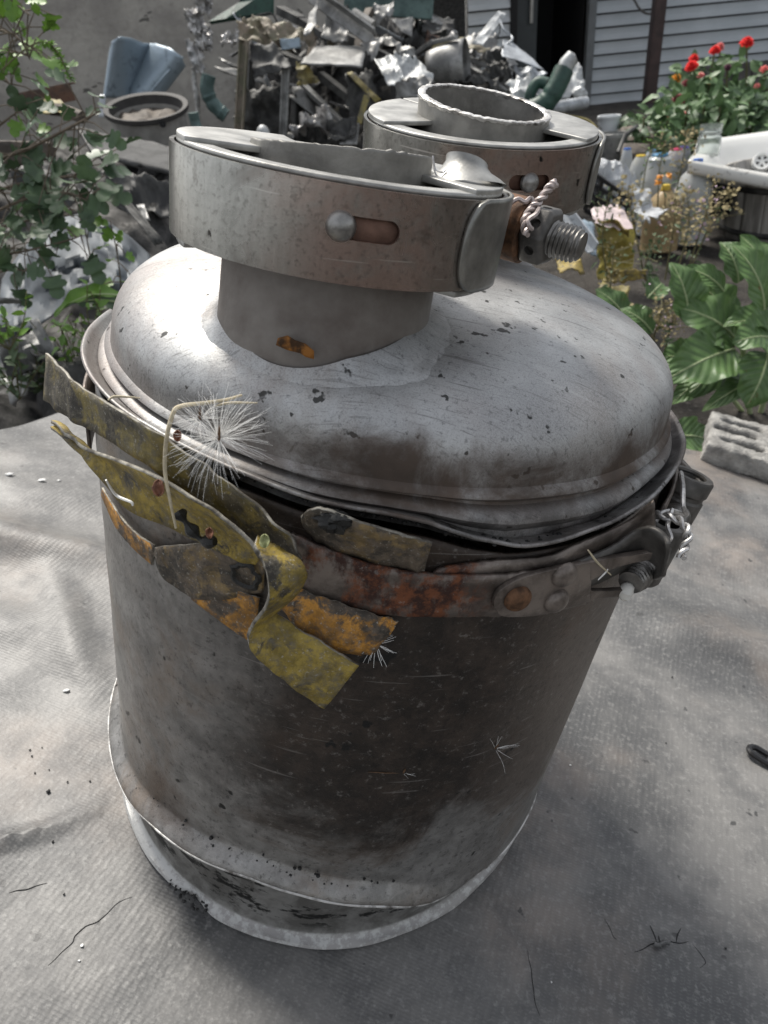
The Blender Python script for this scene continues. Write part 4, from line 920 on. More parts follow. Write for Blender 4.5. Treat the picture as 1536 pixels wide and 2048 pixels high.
a_, b_ = at(28, 190, 2.9), at(146, 166, 2.9)
mb = MB(); mb.add(bar(a_, b_, .06, .006)); mb.add(bar(a_+Vector((0, -.03, -.03)), b_+Vector((0, -.03, -.03)), .006, .055)); thing('angle_iron', mb.vf, M_S['rust'], 'rusty angle iron bar against the wall', 'bar', th=0, bevel=.001, smooth=False)
thing('metal_shard', crumple(quad((70, 212, 2.8), (120, 205, 2.8), (150, 225, 2.7), (90, 232, 2.7)), 10, 6, .02, 9, 2), M_S['yell'], 'small yellowish scrap end under the angle iron', 'shard')
thing('metal_pipe', tube(cr([at(100, 218, 2.75), at(130, 222, 2.75), at(165, 235, 2.7)], 8), .022, 10), M_S['brown'], 'short dark pipe end beside the yellowish scrap', 'pipe', th=0)
thing('grey_board', crumple(quad((-40, 280, 2.1), (110, 285, 2.1), (110, 318, 2.1), (-40, 345, 2.1)), 8, 6, .004, 4, 6, .01), M_S['brown'], 'brown board edge behind the shrub leaves', 'board', th=.02)
# crumpled fuselage sheet at the left
def fus(s, t):
    top = [(4, 560), (30, 520), (70, 470), (110, 440), (160, 428), (210, 440), (255, 470), (300, 510)]; bot = [(-10, 690), (30, 672), (80, 650), (120, 620), (165, 600), (215, 590), (262, 590), (310, 590)]
    k = s*7; i = min(int(k), 6); k -= i; a = np.array(top[i])*(1-k) + np.array(top[i+1])*k; b = np.array(bot[i])*(1-k) + np.array(bot[i+1])*k
    p = a*(1-t) + b*t; Y = 1.42 - .34*t**.75; x, z = p[0]*.012, p[1]*.012
    d = 1.3*abs(nz(x*1.5, z*1.2, 0, 7)) + .35*abs(nz(x*3.4, z*3, 0, 8))
    return at(p[0], p[1], Y - .085*d)
thing('fuselage_sheet', grid(fus, 44, 30), M_FUS, 'big crumpled bluish aluminium sheet among the shrub leaves', 'sheet metal', th=.002, sharp=22)
for k, (q, m, lab) in enumerate([
    (((60, 640, 1.0), (80, 640, 1.0), (120, 712, .95), (95, 715, .95)), 'grey', 'narrow curved grey strip under the crumpled sheet'),
    (((-10, 660, .95), (20, 650, .95), (70, 740, .9), (20, 760, .9)), 'dark', 'dark curved strip at the lower left edge'),
    (((225, 380, 1.5), (245, 384, 1.5), (330, 492, 1.4), (310, 497, 1.4)), 'dark', 'dark straight bar slanting behind the can'),
    (((268, 405, 1.5), (282, 400, 1.5), (300, 440, 1.45), (292, 444, 1.45)), 'grey', 'thin pale scrap sliver beside the dark bar'),
    (((-10, 590, .95), (40, 596, .95), (45, 606, .95), (-10, 604, .95)), 'grey', 'thin grey rod end left of the crumpled sheet'),
    (((160, 640, 1.1), (205, 650, 1.1), (225, 690, 1.1), (190, 680, 1.1)), 'grey', 'small grey scrap sheet beside the lid')]):
    thing('scrap_strip', crumple(quad(*q), 10, 10, .012, 12, k+20, .04), M_S[m], lab, 'scrap strip')
for k, (q, m, lab) in enumerate([
    (((-30, 690, 1.0), (70, 650, 1.05), (130, 700, .95), (10, 780, .88)), 'grey', 'wide curved grey sheet low at the left edge'), (((60, 700, .95), (150, 690, 1.0), (190, 760, .92), (110, 790, .88)), 'dark', 'sooty crumpled sheet in the hollow left of the rim'),
    (((200, 330, 2.0), (345, 360, 2.0), (340, 420, 1.9), (230, 400, 1.9)), 'dark', 'dark crumpled sheet under the flat plate'), (((10, 345, 1.9), (140, 330, 2.0), (200, 400, 1.9), (60, 430, 1.8)), 'dark', 'dark bent sheet behind the shrub branches')]):
    thing('crumpled_sheet', crumple(quad(*q), 18, 14, .035, 9, k+90, .08), M_S[m], lab, 'sheet metal', th=.003, sharp=25)
# ---- scrap heap, left to right
fr_ = MB(); P = [at(*p) for p in ((402, -20, 3.3), (396, 40, 3.3), (402, 90, 3.3), (388, 150, 3.3), (394, 200, 3.3), (398, 262, 3.3), (400, 330, 3.3))]
rod = wempty('foil_wrapped_rod', P[-1]); tag(rod, 'thin upright rod wrapped in torn silver foil', 'rod')
mk('rod_core', tube(cr(P, 40), [.011 + .007*abs(nz(i*.9, 0, 0)) for i in range(41)], 8), M_S['foil'], rod)
rnd = random.Random(8)
for k in range(9):
    c = cr(P, 40)[rnd.randint(0, 30)]; x, y = rnd.uniform(.02, .05), rnd.uniform(.03, .07); c = Vector(c) + Vector((rnd.uniform(-.03, .03), -.02, 0))
    fr_.add(crumple([c+Vector((-x, 0, y)), c+Vector((x, .02, y*.7)), c+Vector((x*.8, -.02, -y)), c+Vector((-x*.7, 0, -y*.8))], 9, 9, .02, 28, k, .15))
mk('foil_wrap', fr_.vf, M_S['foil'], rod, solid=.001)
thing('hose', tube(cr([at(*p) for p in ((418, 150, 3.2), (414, 178, 3.2), (424, 205, 3.2), (440, 222, 3.2), (452, 232, 3.2))], 24), [.030+.006*nz(i*.6, 0, 1) for i in range(25)], 10), M_S['teal'], 'short dull teal hose hanging beside the foil rod', 'hose', th=0)
thing('hose', tube(cr([at(*p) for p in ((386, 225, 3.1), (392, 250, 3.1), (405, 280, 3.05))], 12), .022, 10), M_S['teal'], 'stub of teal hose low beside the foil rod', 'hose', th=0)
mb = MB(); mb.add(bar(at(420, 47, 4.2), at(580, -30, 4.2), .16, .05, (0, 1, 0))); thing('green_sheet', ([at(420, 46, 4.2), at(455, 40, 4.15), at(545, 26, 4.1), at(545, -20, 4.1), at(500, -20, 4.15), at(480, 8, 4.2)], [(0, 1, 2, 3, 4, 5)]), M_S['green'], 'dark green painted wedge panel at the top of the heap', 'panel', th=.03, smooth=False)
HEAP = [
 # name, quad (px, py, Y), material, amp, freq, label, category
 ('torn_sheet', ((478, 20, 3.6), (520, 22, 3.6), (595, 76, 3.55), (470, 92, 3.5)), 'tan', .05, 9, 'ragged pinkish tan torn panel with a fringed edge', 'panel'),
 ('torn_sheet', ((520, 45, 3.6), (640, 60, 3.6), (630, 84, 3.55), (540, 74, 3.5)), 'tan', .03, 12, 'narrow tan panel trailing right of the fringed one', 'panel'),
 ('crumpled_scrap', ((448, 68, 3.5), (482, 62, 3.5), (478, 96, 3.45), (442, 92, 3.45)), 'foil', .04, 22, 'small ball of crumpled foil at the heap left', 'scrap'),
 ('metal_plate', ((632, 92, 3.4), (732, 94, 3.4), (724, 136, 3.15), (600, 128, 3.15)), 'grey', .006, 5, 'flat grey panel jutting from the middle of the heap', 'panel'),
 ('metal_plate', ((616, 28, 3.5), (636, 0, 3.5), (622, 66, 3.4), (606, 70, 3.4)), 'grey', .02, 9, 'upright bent grey panel beside the fringed panel', 'panel'),
 ('metal_plate', ((560, 78, 3.5), (600, 76, 3.5), (602, 96, 3.5), (564, 100, 3.5)), 'blue', .012, 9, 'small bluish panel tucked under the tan panel', 'panel'),
 ('yellow_scrap', ((592, 126, 3.3), (612, 128, 3.3), (640, 164, 3.3), (596, 172, 3.3)), 'yell', .03, 12, 'yellowish torn flag shaped scrap hanging in the heap', 'scrap'),
 ('crumpled_sheet', ((748, 116, 3.5), (790, 108, 3.5), (808, 165, 3.3), (778, 182, 3.3)), 'white', .02, 10, 'folded white sheet flap left of the grey shell', 'sheet metal'),
 ('crumpled_sheet', ((786, 112, 3.5), (830, 124, 3.5), (870, 170, 3.4), (800, 185, 3.4)), 'white', .03, 6, 'rounded crumpled white sheet left of the grey shell', 'sheet metal'),
 ('crumpled_sheet', ((800, 170, 3.4), (870, 165, 3.4), (850, 215, 3.3), (790, 205, 3.3)), 'grey', .05, 9, 'grey crumpled sheet below the white rounded one', 'sheet metal'),
 ('metal_fin', ((1000, 18, 3.9), (1012, 28, 3.9), (962, 96, 3.7), (944, 86, 3.7)), 'white', .02, 9, 'pale pointed fin standing at the heap right', 'fin'),
 ('metal_fin', ((1004, 82, 3.8), (1020, 88, 3.8), (1088, 142, 3.6), (1004, 112, 3.6)), 'alu', .012, 6, 'curved aluminium flap sloping down to the doorway', 'flap'),
 ('crumpled_scrap', ((610, 235, 3.3), (660, 215, 3.3), (672, 280, 3.2), (590, 282, 3.2)), 'foil', .07, 11, 'grey crumpled foil heap behind the front clamp', 'scrap'),
 ('crumpled_scrap', ((655, 248, 3.2), (715, 232, 3.2), (712, 262, 3.1), (660, 285, 3.1)), 'dark', .05, 11, 'dark crumpled scrap right of the foil heap', 'scrap'),
 ('metal_strap', ((694, 148, 3.5), (704, 144, 3.5), (762, 200, 3.4), (752, 206, 3.4)), 'yell', .006, 8, 'yellow brown strip slanting down right', 'strip'),
 ('metal_strap', ((728, 190, 3.3), (740, 194, 3.3), (722, 250, 3.25), (712, 246, 3.25)), 'yell', .006, 8, 'bright yellow strip leaning behind the rear clamp', 'strip'),
 ('metal_strap', ((706, 262, 3.2), (720, 248, 3.2), (715, 290, 3.1), (680, 290, 3.1)), 'grey', .004, 8, 'grey folded strip at the foot of the yellow strip', 'strip'),
 ('metal_plate', ((782, 40, 3.8), (826, 34, 3.8), (824, 76, 3.75), (804, 66, 3.75)), 'grey', .01, 9, 'small upright grey plate high on the heap', 'panel'),
 ('metal_plate', ((748, 16, 3.7), (788, 10, 3.7), (786, 36, 3.65), (752, 58, 3.65)), 'grey', .03, 10, 'jagged grey plate at the heap crest', 'panel'),
 ('bent_channel', ((728, 66, 3.6), (770, 60, 3.6), (748, 112, 3.5), (722, 94, 3.5)), 'grey', .04, 8, 'bent grey channel end beside the long beam', 'channel'),
 ('bent_channel', ((770, 60, 3.7), (800, 80, 3.7), (836, 108, 3.6), (806, 110, 3.6)), 'grey', .04, 10, 'twisted grey channel running toward the grey shell', 'channel'),
 ('metal_strap', ((862, 88, 3.8), (930, 78, 3.8), (930, 88, 3.75), (866, 98, 3.75)), 'yell', .012, 14, 'small yellow strip on top of the grey shell', 'strip'),
 ('metal_strap', ((930, 92, 3.8), (980, 98, 3.8), (978, 108, 3.75), (934, 102, 3.75)), 'tan', .012, 14, 'pinkish strip right of the yellow strip', 'strip'),
 ('metal_plate', ((855, 60, 3.9), (880, 72, 3.9), (878, 92, 3.85), (850, 84, 3.85)), 'rust', .02, 12, 'small rust orange plate behind the grey shell', 'panel'),
 ('cloth_bag', ((1012, 172, 3.5), (1060, 145, 3.5), (1078, 190, 3.4), (1034, 214, 3.4)), 'white', .04, 9, 'crumpled whitish bag left of the green tube', 'bag'),
 ('cloth_bag', ((1118, 140, 3.6), (1160, 130, 3.6), (1172, 198, 3.5), (1112, 206, 3.5)), 'white', .03, 8, 'creased pale bag right of the green tube', 'bag'),
 ('torn_sheet', ((960, 100, 3.7), (1006, 96, 3.7), (1030, 160, 3.6), (985, 170, 3.6)), 'dark', .05, 12, 'sooty crumpled panel below the pale fin', 'panel'),
 ('torn_sheet', ((905, 150, 3.6), (985, 130, 3.6), (1000, 178, 3.5), (920, 180, 3.5)), 'dark', .05, 12, 'dark twisted panel right of the grey shell', 'panel'),
]
for k, (nm, q, m, amp, fq, lab, cat) in enumerate(HEAP):
    thing(nm, crumple(quad(*q), 18, 14, amp, fq, k, .07 if amp > .02 else .02), M_S[m], lab, cat, th=.004 if amp > .008 else .008, sharp=25)
def postf(a, b, w, m, label):
    a, b = at(*a), at(*b); mb = MB()
    mb.add(bar(a, b, w, .012, (0, 1, 0)))
    off = Vector((w*.35, -.018, 0)); mb.add(bar(a+off, b+off, w*.22, .022, (0, 1, 0))); off = Vector((-w*.38, -.018, 0)); mb.add(bar(a+off, b+off, w*.18, .022, (0, 1, 0)))
    return thing('ribbed_post', mb.vf, m, label, 'post', th=0, smooth=False, bevel=.0015)
postf((488, 82, 3.5), (474, 330, 3.4), .045, M_S['tan'], 'ribbed tan metal leg, left of the pair under the heap')
postf((572, 138, 3.45), (564, 330, 3.4), .040, M_S['grey'], 'ribbed grey metal leg, right of the pair under the heap')
thing('metal_rail', bar(at(468, 244, 3.6), at(572, 242, 3.6), .03, .05), M_S['grey'], 'grey cross rail between the two ribbed legs', 'rail', th=0, smooth=False, bevel=.003)
thing('steel_post', bar(at(500, 120, 3.7), at(492, 330, 3.6), .04, .04), M_S['dark'], 'dark leg just behind the tan ribbed leg', 'post', th=0, smooth=False, bevel=.003)
thing('steel_post', bar(at(590, 190, 3.7), at(585, 330, 3.6), .03, .03), M_S['dark'], 'dark leg just behind the grey ribbed leg', 'post', th=0, smooth=False, bevel=.003)
thing('round_knob', grid(lambda s, t: tuple(at(527, 272, 3.2) + Vector((math.cos(2*math.pi*s)*.032*math.sin(math.pi*t), math.sin(2*math.pi*s)*.032*math.sin(math.pi*t), .045*math.cos(math.pi*t)))), 20, 12, cu=True), M_S['white'], 'small white rounded knob behind the front clamp', 'knob', th=0)
mb = MB(); a_, b_ = at(624, -8, 3.55), at(742, 76, 3.4)
mb.add(bar(a_, b_, .06, .008, (0, -1, .4))); mb.add(bar(a_+Vector((.02, -.03, .02)), b_+Vector((.02, -.03, .02)), .008, .05, (0, -1, .4))); thing('channel_beam', mb.vf, M_S['grey'], 'long grey channel beam sloping down across the heap', 'beam', th=0, smooth=False, bevel=.0015)
thing('channel_beam', tube([at(706, 30, 3.5), at(745, 56, 3.45)], .03, 12), M_S['grey'], 'short grey pipe end beside the long beam', 'pipe', th=0)
mb = MB(); a_, b_ = at(690, 5, 3.95), at(866, 18, 3.9); mb.add(bar(a_, b_, .10, .09)); mb.add(bar(a_+Vector((0, -.06, .05)), b_+Vector((0, -.06, .05)), .02, .012)); thing('green_profile', mb.vf, M_S['teal'], 'long grey green box profile lying on the crest', 'profile', th=0, smooth=False, bevel=.004)
# grey half shell, tubes
a_, b_ = at(858, 138, 3.65), at(918, 128, 3.6); ax_ = (b_-a_).normalized(); u_, w_, _ = basis(ax_)
thing('metal_shell', grid(lambda s, t: tuple(a_ + (b_-a_)*t*1.25 + (u_*math.cos(2*math.pi*s) + w_*math.sin(2*math.pi*s))*(.10 - .03*(1-t)**2)*(1+.05*nz(s*5, t*2, 3))), 28, 8, cu=True), M_S['grey'], 'dull grey open cylinder shell on the heap', 'shell', th=.004)
gt = wempty('green_tube', at(1065, 215, 3.3)); tag(gt, 'dark green cloth tube with a white end by the doorway', 'tube')
mk('tube_body', tube(cr([at(*p) for p in ((1062, 222, 3.3), (1092, 205, 3.28), (1112, 175, 3.28), (1128, 140, 3.3))], 20), [.045+.006*nz(i*.5, 0, 3) for i in range(21)], 14), M_S['green'], gt)
mk('tube_end', tube([at(1124, 150, 3.3), at(1134, 128, 3.3), at(1146, 112, 3.3), at(1150, 110, 3.3)], [.034, .036, .03, .006], 14), M_S['white'], gt)
mk('tube_branch', tube(cr([at(*p) for p in ((1058, 215, 3.35), (1062, 185, 3.35), (1076, 165, 3.35), (1095, 168, 3.33))], 14), .026, 12), M_S['green'], gt)
thing('metal_pipe', tube([at(1092, 218, 3.3), at(1172, 205, 3.4)], .026, 12), M_S['alu'], 'short silver pipe lying below the pale bag', 'pipe', th=0)
thing('wire_loop', tube(cr([at(*p) for p in ((1000, 42, 3.85), (1008, 60, 3.8), (1022, 72, 3.8), (1024, 80, 3.75), (1012, 90, 3.75))], 16), .006, 6), M_S['alu'], 'thin bent wire loop hanging from the fin', 'wire', th=0)
thing('wire_loop', tube(cr([at(*p) for p in ((1110, 225, 3.2), (1140, 232, 3.2), (1175, 240, 3.15), (1196, 262, 3.1))], 16), .006, 6), M_S['yell'], 'thin yellow brown cable drooping to the bucket', 'wire', th=0)
# heap body (nobody could count this) and loose shards on it
def heap_h(x, y):
    px0, px1 = at(430, 200, 3.6).x, at(1150, 200, 3.6).x
    s = (x-px0)/(px1-px0); e = smooth(s, .0, .10)*smooth(-s, -1.12, -.75); d = smooth(y, 3.25, 4.1)
    crest = .70 - .30*smooth(s, .55, 1.05)
    return max(0, e*d*crest)
def heap_fn(s, t):
    x = at(400, 200, 3.6).x + 2.25*s; y = 3.3 + 1.6*t
    h = heap_h(x, y); n_ = abs(nz(x*5, y*5, 0, 3)) + .6*abs(nz(x*11, y*11, 0, 4)) + .4*abs(nz(x*24, y*24, 0, 5))
    return x + .05*nz(x*9, y*9, 4), y, ground_z(x, y) - .05 + (h*(.75 + .35*n_) + .07*n_*min(1, h*5) - .12*0) + max(0, -.15 - ground_z(x, y))*min(1, h*4)
M_HEAP = m_scrap('scrap_and_hollow_shade', (.085, .082, .078), (.014, .014, .013), .3, .7, 16)  # near-black tones also paint in the shade of the heap's hollows
o = mk('scrap_debris', grid(heap_fn, 150, 90), M_HEAP, sharp=0); tag(o, None, None, kind='stuff')
rnd = random.Random(12); pal = ['grey', 'grey', 'dark', 'dark', 'alu', 'brown', 'foil', 'tan', 'dark', 'dark', 'grey', 'dark', 'grey']
lbl = dict(grey='small torn grey metal shard in the heap', dark='small sooty black shard in the heap', alu='small shiny aluminium shard in the heap', brown='small brown shard in the heap', foil='scrap of crinkled foil in the heap', tan='small tan painted shard in the heap', white='small whitish shard in the heap', teal='small teal shard in the heap', yell='small yellow shard in the heap')
for k in range(110):
    x = at(430, 200, 3.6).x + rnd.random()*2.1; y = rnd.uniform(3.3, 4.2); h = heap_h(x, y)
    if h < .03: continue
    c = Vector((x, y, -.2 + h*1.02 + .05)); L, w_ = rnd.uniform(.05, .20), rnd.uniform(.012, .05)
    d = Vector((rnd.gauss(0, 1), rnd.gauss(0, .6), rnd.gauss(.1, .6))).normalized(); e = d.cross(Vector((rnd.gauss(0, 1), rnd.gauss(0, 1), rnd.gauss(0, 1)))).normalized()
    m = rnd.choice(pal); tp = rnd.uniform(.1, 1)
    thing('metal_shard', crumple([c-d*L-e*w_, c+d*L-e*w_*tp, c+d*L+e*w_*tp, c-d*L+e*w_], 7, 4, .02, 14, k, .12), M_S[m], lbl[m], 'shard', m+' shards lying on the scrap heap', th=.003, sharp=25)
LZ = [(.55, -.36), (1.0, -.12), (1.4, -.04), (2.15, .11), (2.75, .14), (3.4, .16), (3.8, .08), (4.3, -.3)]
def lheap_fn(s, t):
    x = -2.0 + 1.8*s; y = .55 + 3.75*t; e = smooth(s, 0, .2)*smooth(-s, -1, -.78)*smooth(t, 0, .05)*smooth(-t, -1, -.95)
    n_ = abs(nz(x*6, y*6, 0, 13)) + .7*abs(nz(x*14, y*14, 0, 14)) + .4*abs(nz(x*30, y*30, 0, 15)); g = ground_z(x, y) - .04
    return x + .03*nz(x*12, y*12, 7), y, g + e*max(0, interp(LZ, y) - .05 - g) + .10*n_*e
o = mk('scrap_debris', grid(lheap_fn, 110, 200), M_HEAP, sharp=0); tag(o, None, None, kind='stuff')
for k, (q, m, lab) in enumerate([
    (((500, 92, 3.5), (560, 98, 3.5), (585, 140, 3.4), (505, 150, 3.4)), 'dark', 'dark torn skin hanging under the fringed tan sheet'), (((655, 20, 3.6), (700, 40, 3.6), (690, 95, 3.5), (640, 90, 3.5)), 'grey', 'buckled grey skin panel under the long beam'),
    (((846, 20, 4.1), (910, 40, 4.1), (900, 75, 4.0), (840, 70, 4.0)), 'dark', 'dark buckled panel before the pebble dashed wall'), (((930, 70, 4.0), (990, 60, 4.0), (1010, 100, 3.9), (940, 105, 3.9)), 'grey', 'grey buckled panel beside the pale fin'),
    (((470, 180, 3.55), (560, 170, 3.55), (565, 290, 3.5), (475, 295, 3.5)), 'dark', 'added dark sheet standing for the shaded recess behind the ribbed posts'), (((1030, 120, 3.7), (1090, 140, 3.7), (1100, 180, 3.6), (1040, 175, 3.6)), 'alu', 'creased aluminium sheet between the flap and the green tube'),  # first one is an added dark backing for the shaded heap recess
    (((690, 150, 3.5), (745, 140, 3.5), (760, 230, 3.4), (700, 240, 3.4)), 'dark', 'dark buckled sheet behind the yellow strips'), (((880, 190, 3.5), (960, 180, 3.5), (970, 230, 3.4), (890, 235, 3.4)), 'grey', 'grey buckled sheet low behind the rear pipe')]):
    thing('buckled_sheet', crumple(quad(*q), 20, 16, .03, 7, k+140, .08), M_S[m], lab, 'sheet metal', th=.004, sharp=25)
BIG = [((640, 150), (770, 250), .05, 'dark', 'dark square tube slanting down through the heap middle'), ((600, 165), (690, 250), .035, 'grey', 'grey bent tube in the hollow of the heap'), ((520, 100), (600, 118), .06, 'dark', 'dark cross beam above the ribbed posts'),
       ((660, 60), (800, 122), .05, 'dark', 'dark beam under the long channel beam'), ((740, 20), (700, 110), .04, 'brown', 'brown upright strut at the heap crest'), ((830, 110), (900, 60), .03, 'grey', 'grey strut rising behind the grey shell'),
       ((880, 175), (1010, 215), .05, 'dark', 'dark tube lying below the grey shell'), ((930, 130), (1000, 170), .03, 'grey', 'grey bar crossing right of the grey shell'), ((560, 20), (640, 60), .05, 'dark', 'sooty channel behind the fringed sheet'), ((1000, 200), (1060, 225), .04, 'grey', 'grey tube end below the whitish bag')]
for k, (a, b, w_, m, lab) in enumerate(BIG):
    p, q = at(*a, 3.75), at(*b, 3.55); mb = MB(); mb.add(bar(p, p.lerp(q, .55), w_, w_*.7)); mb.add(bar(p.lerp(q, .5), q + Vector((.03, 0, -.03)), w_*.95, w_*.6)); thing('bent_strut', mb.vf, M_S[m], lab, 'strut', th=0, smooth=False, bevel=.003)
for k in range(26):                                   # tangle of cables
    x = at(520, 200, 3.6).x + rnd.random()*1.8; y = rnd.uniform(3.3, 4.0); h = heap_h(x, y); c = Vector((x, y, -.2 + h*1.02 + .06)); pts = [c]
    for j in range(4): pts.append(pts[-1] + Vector((rnd.gauss(0, .07), rnd.gauss(-.01, .04), rnd.gauss(-.01, .05))))
    m = rnd.choice(['dark', 'grey', 'tan', 'dark', 'foil']); thing('cable_end', tube(cr(pts, 16), .005, 6), M_S[m], {'dark': 'black loose cable end in the heap', 'grey': 'grey loose cable end in the heap', 'tan': 'tan loose cable end in the heap', 'foil': 'shiny loose cable end in the heap'}[m], 'cable', m+' cable ends in the scrap heap', th=0)

# ------------------------------------------------------------------ right side: sink, tub, jar, bottles, buckets
M_ENAM = simple('white_enamel', (.80, .80, .77), .22, 0, .12, 6, .05, .001)
M_ENAME = simple('stained_enamel_edge', (.72, .71, .67), .35, 0, .75, 60, .2, .001, c2=(.22, .20, .18), lo=.30, hi=.42)
sk0 = wempty('enamel_sink', at(1450, 345, 2.3)); tag(sk0, 'white enamel sink with a round drain resting on a wooden tub', 'sink')
SA, SB, SCC, SD = at(1376, 322, 2.42), at(1640, 372, 2.2), at(1660, 262, 3.0), at(1392, 300, 2.95)
def sink_fn(s, t):
    p = (SA*(1-s) + SB*s)*(1-t) + (SD*(1-s) + SCC*s)*t
    e = min(smooth(s, .10, .30), smooth(-s, -.95, -.8), smooth(t, .06, .3), smooth(-t, -.97, -.78))
    return p + Vector((0, 0, .035*smooth(t, .75, 1.) - .09*e))
mk('basin', grid(sink_fn, 40, 30), M_ENAM, sk0, solid=.008, offset=-1.)
def skirt(s, t):
    p = SA*(1-s) + SB*s; return p + Vector((0, -.004 - .006*math.sin(math.pi*t), .004 - .042*t))
mk('front_lip', grid(skirt, 40, 4), M_ENAME, sk0, solid=.008)
dr = at(1524, 323, 2.62); dn = Vector((-.25, -.75, .55)).normalized()
drn = mk('drain', lathe([(.001, .0), (.024, .0), (.026, .005), (.033, .006), (.036, .0), (.036, -.01)], 24, dr, dn), M_ENAM, sk0)
du, dw, _ = basis(dn); mb = MB()
for k in range(5):
    a = R_(72*k+20); c = dr + (du*math.cos(a) + dw*math.sin(a))*.014 + dn*.0012; d = (du*math.cos(a) + dw*math.sin(a)); e = dn.cross(d)
    mb.add(prism([c - d*.006, c + e*.003 , c + d*.007 + e*.006, c + d*.007 - e*.006, c - e*.003], dn, .0012))
mk('drain_hole', mb.vf, M_DARK, drn, smooth=False)
tb = wempty('wooden_tub', at(1580, 480, 2.42)); tag(tb, 'weathered grey wooden tub under the white sink', 'tub')
M_WOOD = N('weathered_staves'); _s = M_WOOD.noise(1, 6, .65, v=M_WOOD.map((22, 22, 2.2))); _b = M_WOOD.noise(8, 4, .6)
M_WOOD = M_WOOD.out(M_WOOD.mix(M_WOOD.step(_s, .35, .65), (.16, .15, .135), M_WOOD.mix(_b, (.50, .48, .45), (.38, .36, .32))), .85, 0., M_WOOD.bump(_s, .6, .006))
tc = at(1590, 440, 2.55); tr_ = (tc - at(1447, 440, 2.55)).length; zt_, zb_ = at(1500, 362, 2.35).z, at(1500, 500, 2.35).z
for k in range(20):
    a0, a1 = 2*math.pi*k/20, 2*math.pi*(k+.985)/20
    mk('stave', grid(lambda s, t: (tc.x + (tr_*(1-.07*(1-t)) + .004*math.sin(math.pi*s))*math.cos(a0+(a1-a0)*s), tc.y + (tr_*(1-.07*(1-t)) + .004*math.sin(math.pi*s))*math.sin(a0+(a1-a0)*s), zb_ + (zt_-zb_)*t), 5, 4), M_WOOD, tb, solid=.012, offset=-1.)
mk('tub_inside', lathe([(tr_*.92, zb_), (tr_*.95, zt_-.04), (.01, zt_-.04)], 32, (tc.x, tc.y, 0)), M_DARK, tb)
for zz, nm in ((.16, 'hoop'), (.8, 'hoop')):
    z = zb_ + (zt_-zb_)*zz; mk(nm, lathe([(tr_*(1-.07*(1-zz))+.006, z-.01), (tr_*(1-.07*(1-zz))+.006, z+.01)], 40, (tc.x, tc.y, 0)), M_S['dark'], tb, solid=.002)
def m_clear(name, c, tr=.85, rough=.12, metal=0.):
    n = N(name); a = n.noise(14, 4, .6); return n.out(n.mix(a, tuple(i*.85 for i in c), c), rough, 0., n.bump(a, .15, .004), Transmission_Weight=tr, IOR=1.3)
M_GLASS = m_clear('cloudy_glass', (.90, .94, .92), .9, .1); M_PLC = m_clear('clear_plastic', (.66, .68, .67), .4, .25)
M_LIQ = m_clear('cloudy_yellowish_water', (.50, .47, .33), .2, .4); M_AMB = m_clear('amber_oil', (.42, .31, .17), .2, .3)
def lathe_at(px, pyt, pyb, Y, prof, n=28, tilt=(0, 0, 1)):
    "prof in fractions: (half width in px, 0 bottom .. 1 top)"
    b = at(px, pyb, Y); h = (at(px, pyt, Y) - b).length; k = (at(px+1, (pyt+pyb)/2, Y) - at(px, (pyt+pyb)/2, Y)).length
    return b, lathe([(max(.0005, w*k), h*z) for w, z in prof], n, b, tilt)
jar = wempty('glass_jar', at(1412, 310, 2.75)); tag(jar, 'empty clear glass jar with ribbed neck upside down by the sink', 'jar')
b, vf = lathe_at(1414, 250, 312, 2.75, [(1, .0), (20, .0), (22, .04), (22, .60), (19, .66), (18.5, .70), (20.5, .72), (20.5, .78), (19, .80), (20.5, .83), (20.5, .93), (21, .95), (20.5, 1.), (19, 1.0), (18.5, .9), (18, .68), (20, .58), (20, .06), (1, .04)]); mk('jar_glass', vf, M_GLASS, jar)
pot = wempty('black_pot', at(1428, 420, 2.55)); tag(pot, 'black plastic pot standing left of the wooden tub', 'pot')
b, vf = lathe_at(1430, 352, 428, 2.55, [(1, 0), (26, 0), (33, .93), (36, .93), (36, 1), (33, 1), (31, .9), (25, .08), (1, .08)]); mk('pot_wall', vf, simple('black_pot_plastic', (.02, .021, .022), .45), pot)
def bottle(px, pyt, pyb, hw, Y, cap, mat, label, neck=.28, capw=None, sh=.72, nm='plastic_bottle', liq=None):
    r = wempty(nm, at(px, pyb, Y)); tag(r, label, 'bottle'); nw = hw*neck; cw = capw or nw*1.25
    b, vf = lathe_at(px, pyt, pyb, Y, [(1, 0), (hw*.85, 0), (hw, .03), (hw*.98, .2), (hw, .22), (hw*.97, .4), (hw, .42), (hw*.98, sh-.14), (hw*.93, sh-.06), (hw*.72, sh+.05), (nw*1.4, sh+.14), (nw, sh+.17), (nw, .93)]); mk('bottle_body', vf, mat, r)
    if liq:
        b, vf = lathe_at(px, pyt, pyb, Y, [(1, .01), (hw*.86, .012), (hw*.96, .05), (hw*.95, sh-.2), (1, sh-.195)]); mk('liquid', vf, liq, r)
    b, vf = lathe_at(px, pyt, pyb, Y, [(nw, .86), (cw, .86), (cw, .99), (cw*.9, 1.0), (1, 1.0)], 20); mk('bottle_cap', vf, cap, r)
cb = simple('blue_cap', (.03, .12, .42), .4, 0, .2); cc_ = simple('teal_blue_cap', (.04, .22, .42), .4, 0, .2); cr_ = simple('crimson_cap', (.55, .03, .12), .4, 0, .2); cy = simple('yellow_cap', (.65, .45, .04), .4, 0, .2); cp_ = simple('purple_blue_cap', (.10, .09, .45), .4, 0, .2)
bottle(1372, 322, 486, 36, 2.45, cb, M_PLC, 'large jug of cloudy yellowish water with a dark blue cap nearest the tub', .25, 9, .76, liq=M_LIQ)
